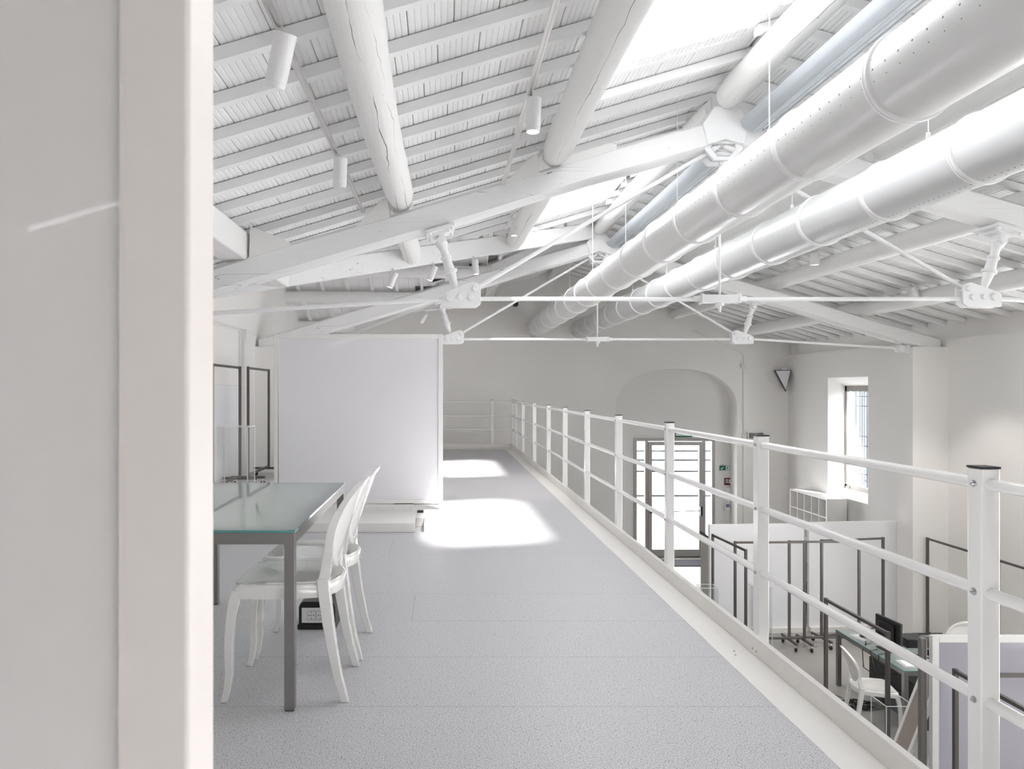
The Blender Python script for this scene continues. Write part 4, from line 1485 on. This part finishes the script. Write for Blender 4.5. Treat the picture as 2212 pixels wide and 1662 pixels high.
for i, (x, y, a, L) in enumerate(((5.45, 9.05, .2, 'white papers at the far end of the desk'), (5.46, 8.18, -.1, 'white sheet of paper near the binder on the desk'))):
    o = thing('paper_stack', L, 'papers', (x, y, DZ), a)
    mb = MB()
    for j in range(4):
        mb.box(-.07 + .006 * j, .08 + .004 * j, -.11, .11 - .01 * j, .004 * j, .004 * j + .0035)
    obj('sheets', mb, M['paper'], o)
# mouse-like black item and cables on desk
o = obj('headset', MB().path([(5.50 + .06 * math.cos(a), 9.02 + .08 * math.sin(a), DZ + .03 + .01 * math.sin(2 * a)) for a in [2 * PI * i / 20 for i in range(20)]], .014, 8, closed=True), M['black'], smooth=True)
lab(o, 'black headset lying beside the cup on the desk', 'headset')
mb = MB()
mb.path([(5.42, 8.9, DZ + .01), (5.36, 8.8, DZ + .02), (5.285, 8.75, DZ - .05), (5.28, 8.72, DZ - .25), (5.34, 8.6, DZ - .3), (5.5, 8.4, DZ - .2)], .006, 6)
mb.path([(5.45, 8.5, DZ + .01), (5.30, 8.45, DZ + .012), (5.28, 8.42, DZ - .12), (5.4, 8.3, DZ - .32), (5.6, 8.3, DZ - .45)], .007, 6)
mb.path([(5.40, 8.62, DZ + .012), (5.29, 8.60, DZ), (5.28, 8.5, DZ - .2), (5.30, 8.3, DZ - .22)], .005, 6)
lab(obj('desk_cables', mb, M['black'], smooth=True), 'black cables hanging over the left edge of the desk', 'cables')
pc = obj('drawer_pedestal', MB().box(5.58, 6.10, 8.1, 9.1, GZ + .0, GZ + .50), M['dark'], bevel=.012)
lab(pc, 'dark grey storage box standing under the glass desk', 'box')
rnd = random.Random(3)
mb = MB()
for kk in range(4):
    pts = []
    a0 = rnd.uniform(0, 6)
    for i in range(40):
        a = a0 + i * .42
        r_ = .09 + .05 * math.sin(i * .9 + kk)
        pts.append((5.15 + kk * .07 + r_ * 1.7 * math.cos(a) + .02 * math.sin(i * 2.1), 8.75 + r_ * math.sin(a) + .02 * math.cos(i * 1.7), GZ + .008 + .008 * (i % 3)))
    mb.path(pts, .0055, 5)
lab(obj('cable_tangle', mb, M['black'], smooth=True), 'tangle of black cables on the ground floor behind the desk chair', 'cables')
mb = MB().path([(4.98 + .17 * math.cos(a), 8.95 + .13 * math.sin(a), GZ + .008) for a in [2 * PI * i / 28 for i in range(26)]], .007, 6)
lab(obj('cable_loop', mb, M['tableleg'], smooth=True), 'single grey cable loop on the ground floor left of the cable tangle', 'cable')

# letter trays at right end of desk
sh_ = thing('letter_tray_stack', 'stack of dark letter trays beside the lilac board', 'trays', (5.66, 7.62, GZ))
mb = MB()
for i in range(8):
    z = .18 + i * .075
    mb.box(-.17, .17, -.13, .13, z, z + .012)
    mb.box(-.17, -.158, -.13, .13, z, z + .05)
    mb.box(.158, .17, -.13, .13, z, z + .05)
obj('trays', mb, M['blackg'], sh_)
mb = MB()
for i in range(8):
    z = .195 + i * .075
    mb.box(-.15, .14, -.125, .12, z, z + .018)
obj('papers', mb, M['paper'], sh_)
mb = MB().box(-.15, .15, -.11, .11, 0, .18)
obj('pedestal', mb, M['dark'], sh_)
bd = thing('ring_binder', 'pale lilac ring binder standing upright at the end of the desk', 'binder', (5.72, 7.70, GZ + .78 - .01), .1)
obj('cover', MB().box(-.035, .035, -.14, .14, 0, .27), M['panellilac'], bd, bevel=.004)
obj('top_clip', MB().box(-.036, .036, -.14, .14, .27, .276), M['black'], bd)

# ================================================================ SHELVES
cu = thing('cube_shelf', 'white open cube shelf unit under the narrow window', 'shelf', (7.6, 13.75, GZ))
Lc, Hc, Dc = 1.47, 1.82, .40
t = .03
mb = MB()
mb.box(0, Dc, 0, t, 0, Hc)
mb.box(0, Dc, Lc - t, Lc, 0, Hc)
mb.box(0, Dc, t, Lc - t, 0, t)
mb.box(0, Dc, t, Lc - t, Hc - t, Hc)
mb.box(Dc - .012, Dc, t, Lc - t, t, Hc - t)
obj('carcass', mb, M['frame'], cu)
cw = (Lc - 2 * t) / 5
for i in range(1, 5):
    obj('divider', MB().box(.005, Dc - .012, t + i * cw - .008, t + i * cw + .008, t, Hc - t), M['frame'], cu)
rh = (Hc - 2 * t) / 5
for i in range(1, 5):
    obj('shelf_board', MB().box(.004, Dc - .012, t, Lc - t, t + i * rh - .008, t + i * rh + .008), M['frame'], cu)

bk = thing('bookcase', 'low pale bookcase behind the two partitions, its left end showing', 'shelf', (4.62, 12.1, GZ))
Lb_, Hb = 2.3, 1.35
mb = MB()
mb.box(0, .03, 0, .35, 0, Hb)
mb.box(Lb_ - .03, Lb_, 0, .35, 0, Hb)
mb.box(1.0, 1.03, 0, .35, 0, Hb)
mb.box(.03, Lb_ - .03, .335, .35, 0, Hb)
obj('carcass', mb, M['concrete'], bk)
for i in range(5):
    z = [0, .32, .65, .98, Hb - .03][i]
    obj('shelf_board', MB().box(.03, Lb_ - .03, 0, .335, z, z + .028), M['concrete'], bk)
bi = None
for i in range(4):
    z = GZ + [.028, .348, .678, 1.008][i] + .001
    for j, x in enumerate([4.66, 4.725, 4.79, 4.85, 6.46, 6.53, 6.60, 6.67, 6.74, 6.80]):
        col = ['concrete', 'binderd', 'paper'][(i * 3 + j * 2 + (j // 3)) % 3]
        hh = .27 - .02 * ((i + j) % 3)
        if bi is None:
            bi = {}
        if col not in bi:
            o = obj('binder', MB().box(0, .052, 0, .26, 0, .27), M[col], bevel=.003)
            o.data.transform(Matrix.Translation(o.location))
            bi[col] = o
            o['group'] = {'concrete': 'cream binders', 'binderd': 'dark binders', 'paper': 'white binders'}[col] + ' in the low bookcase'
            lab(o, {'concrete': 'cream', 'binderd': 'dark', 'paper': 'white'}[col] + ' binder standing in the low bookcase behind the partitions', 'binder')
        else:
            o = bi[col].copy()
            COL.objects.link(o)
        word = {'concrete': 'cream', 'binderd': 'dark', 'paper': 'white'}[col]
        o['label'] = '%s binder, %s on the %s shelf of the low bookcase, %s' % (word, ['first', 'second', 'third', 'fourth', 'fifth', 'sixth'][j if j < 4 else j - 4], ['bottom', 'lower middle', 'upper middle', 'top'][i], 'left end' if j < 4 else 'in the gap')
        o.location = (x, 12.12, z)
        o.scale = (1, 1, hh / .27)
o = obj('open_magazine', MB().raw([(4.60, 12.15, GZ + 1.36), (4.82, 12.15, GZ + 1.36), (4.82, 12.4, GZ + 1.37), (4.60, 12.4, GZ + 1.37), (4.58, 12.15, GZ + 1.47), (4.70, 12.15, GZ + 1.38), (4.70, 12.4, GZ + 1.38), (4.58, 12.4, GZ + 1.47)], [(0, 1, 2, 3), (4, 5, 6, 7), (0, 1, 5, 4), (3, 2, 6, 7), (0, 3, 7, 4), (1, 2, 6, 5)]), M['binderd'])
lab(o, 'dark curled magazine on top of the low bookcase at its left end', 'magazine')

board(1.72, 1.88, 'whiteboard standing behind the viewpoint, faintly mirrored in the near board', (-1.16, -3.40, 0), PI, base=False)
dup(RK, 'grey garment rack behind the viewpoint, faintly mirrored in the near board', (-1.75, -2.55, 0), PI / 2 + .25)
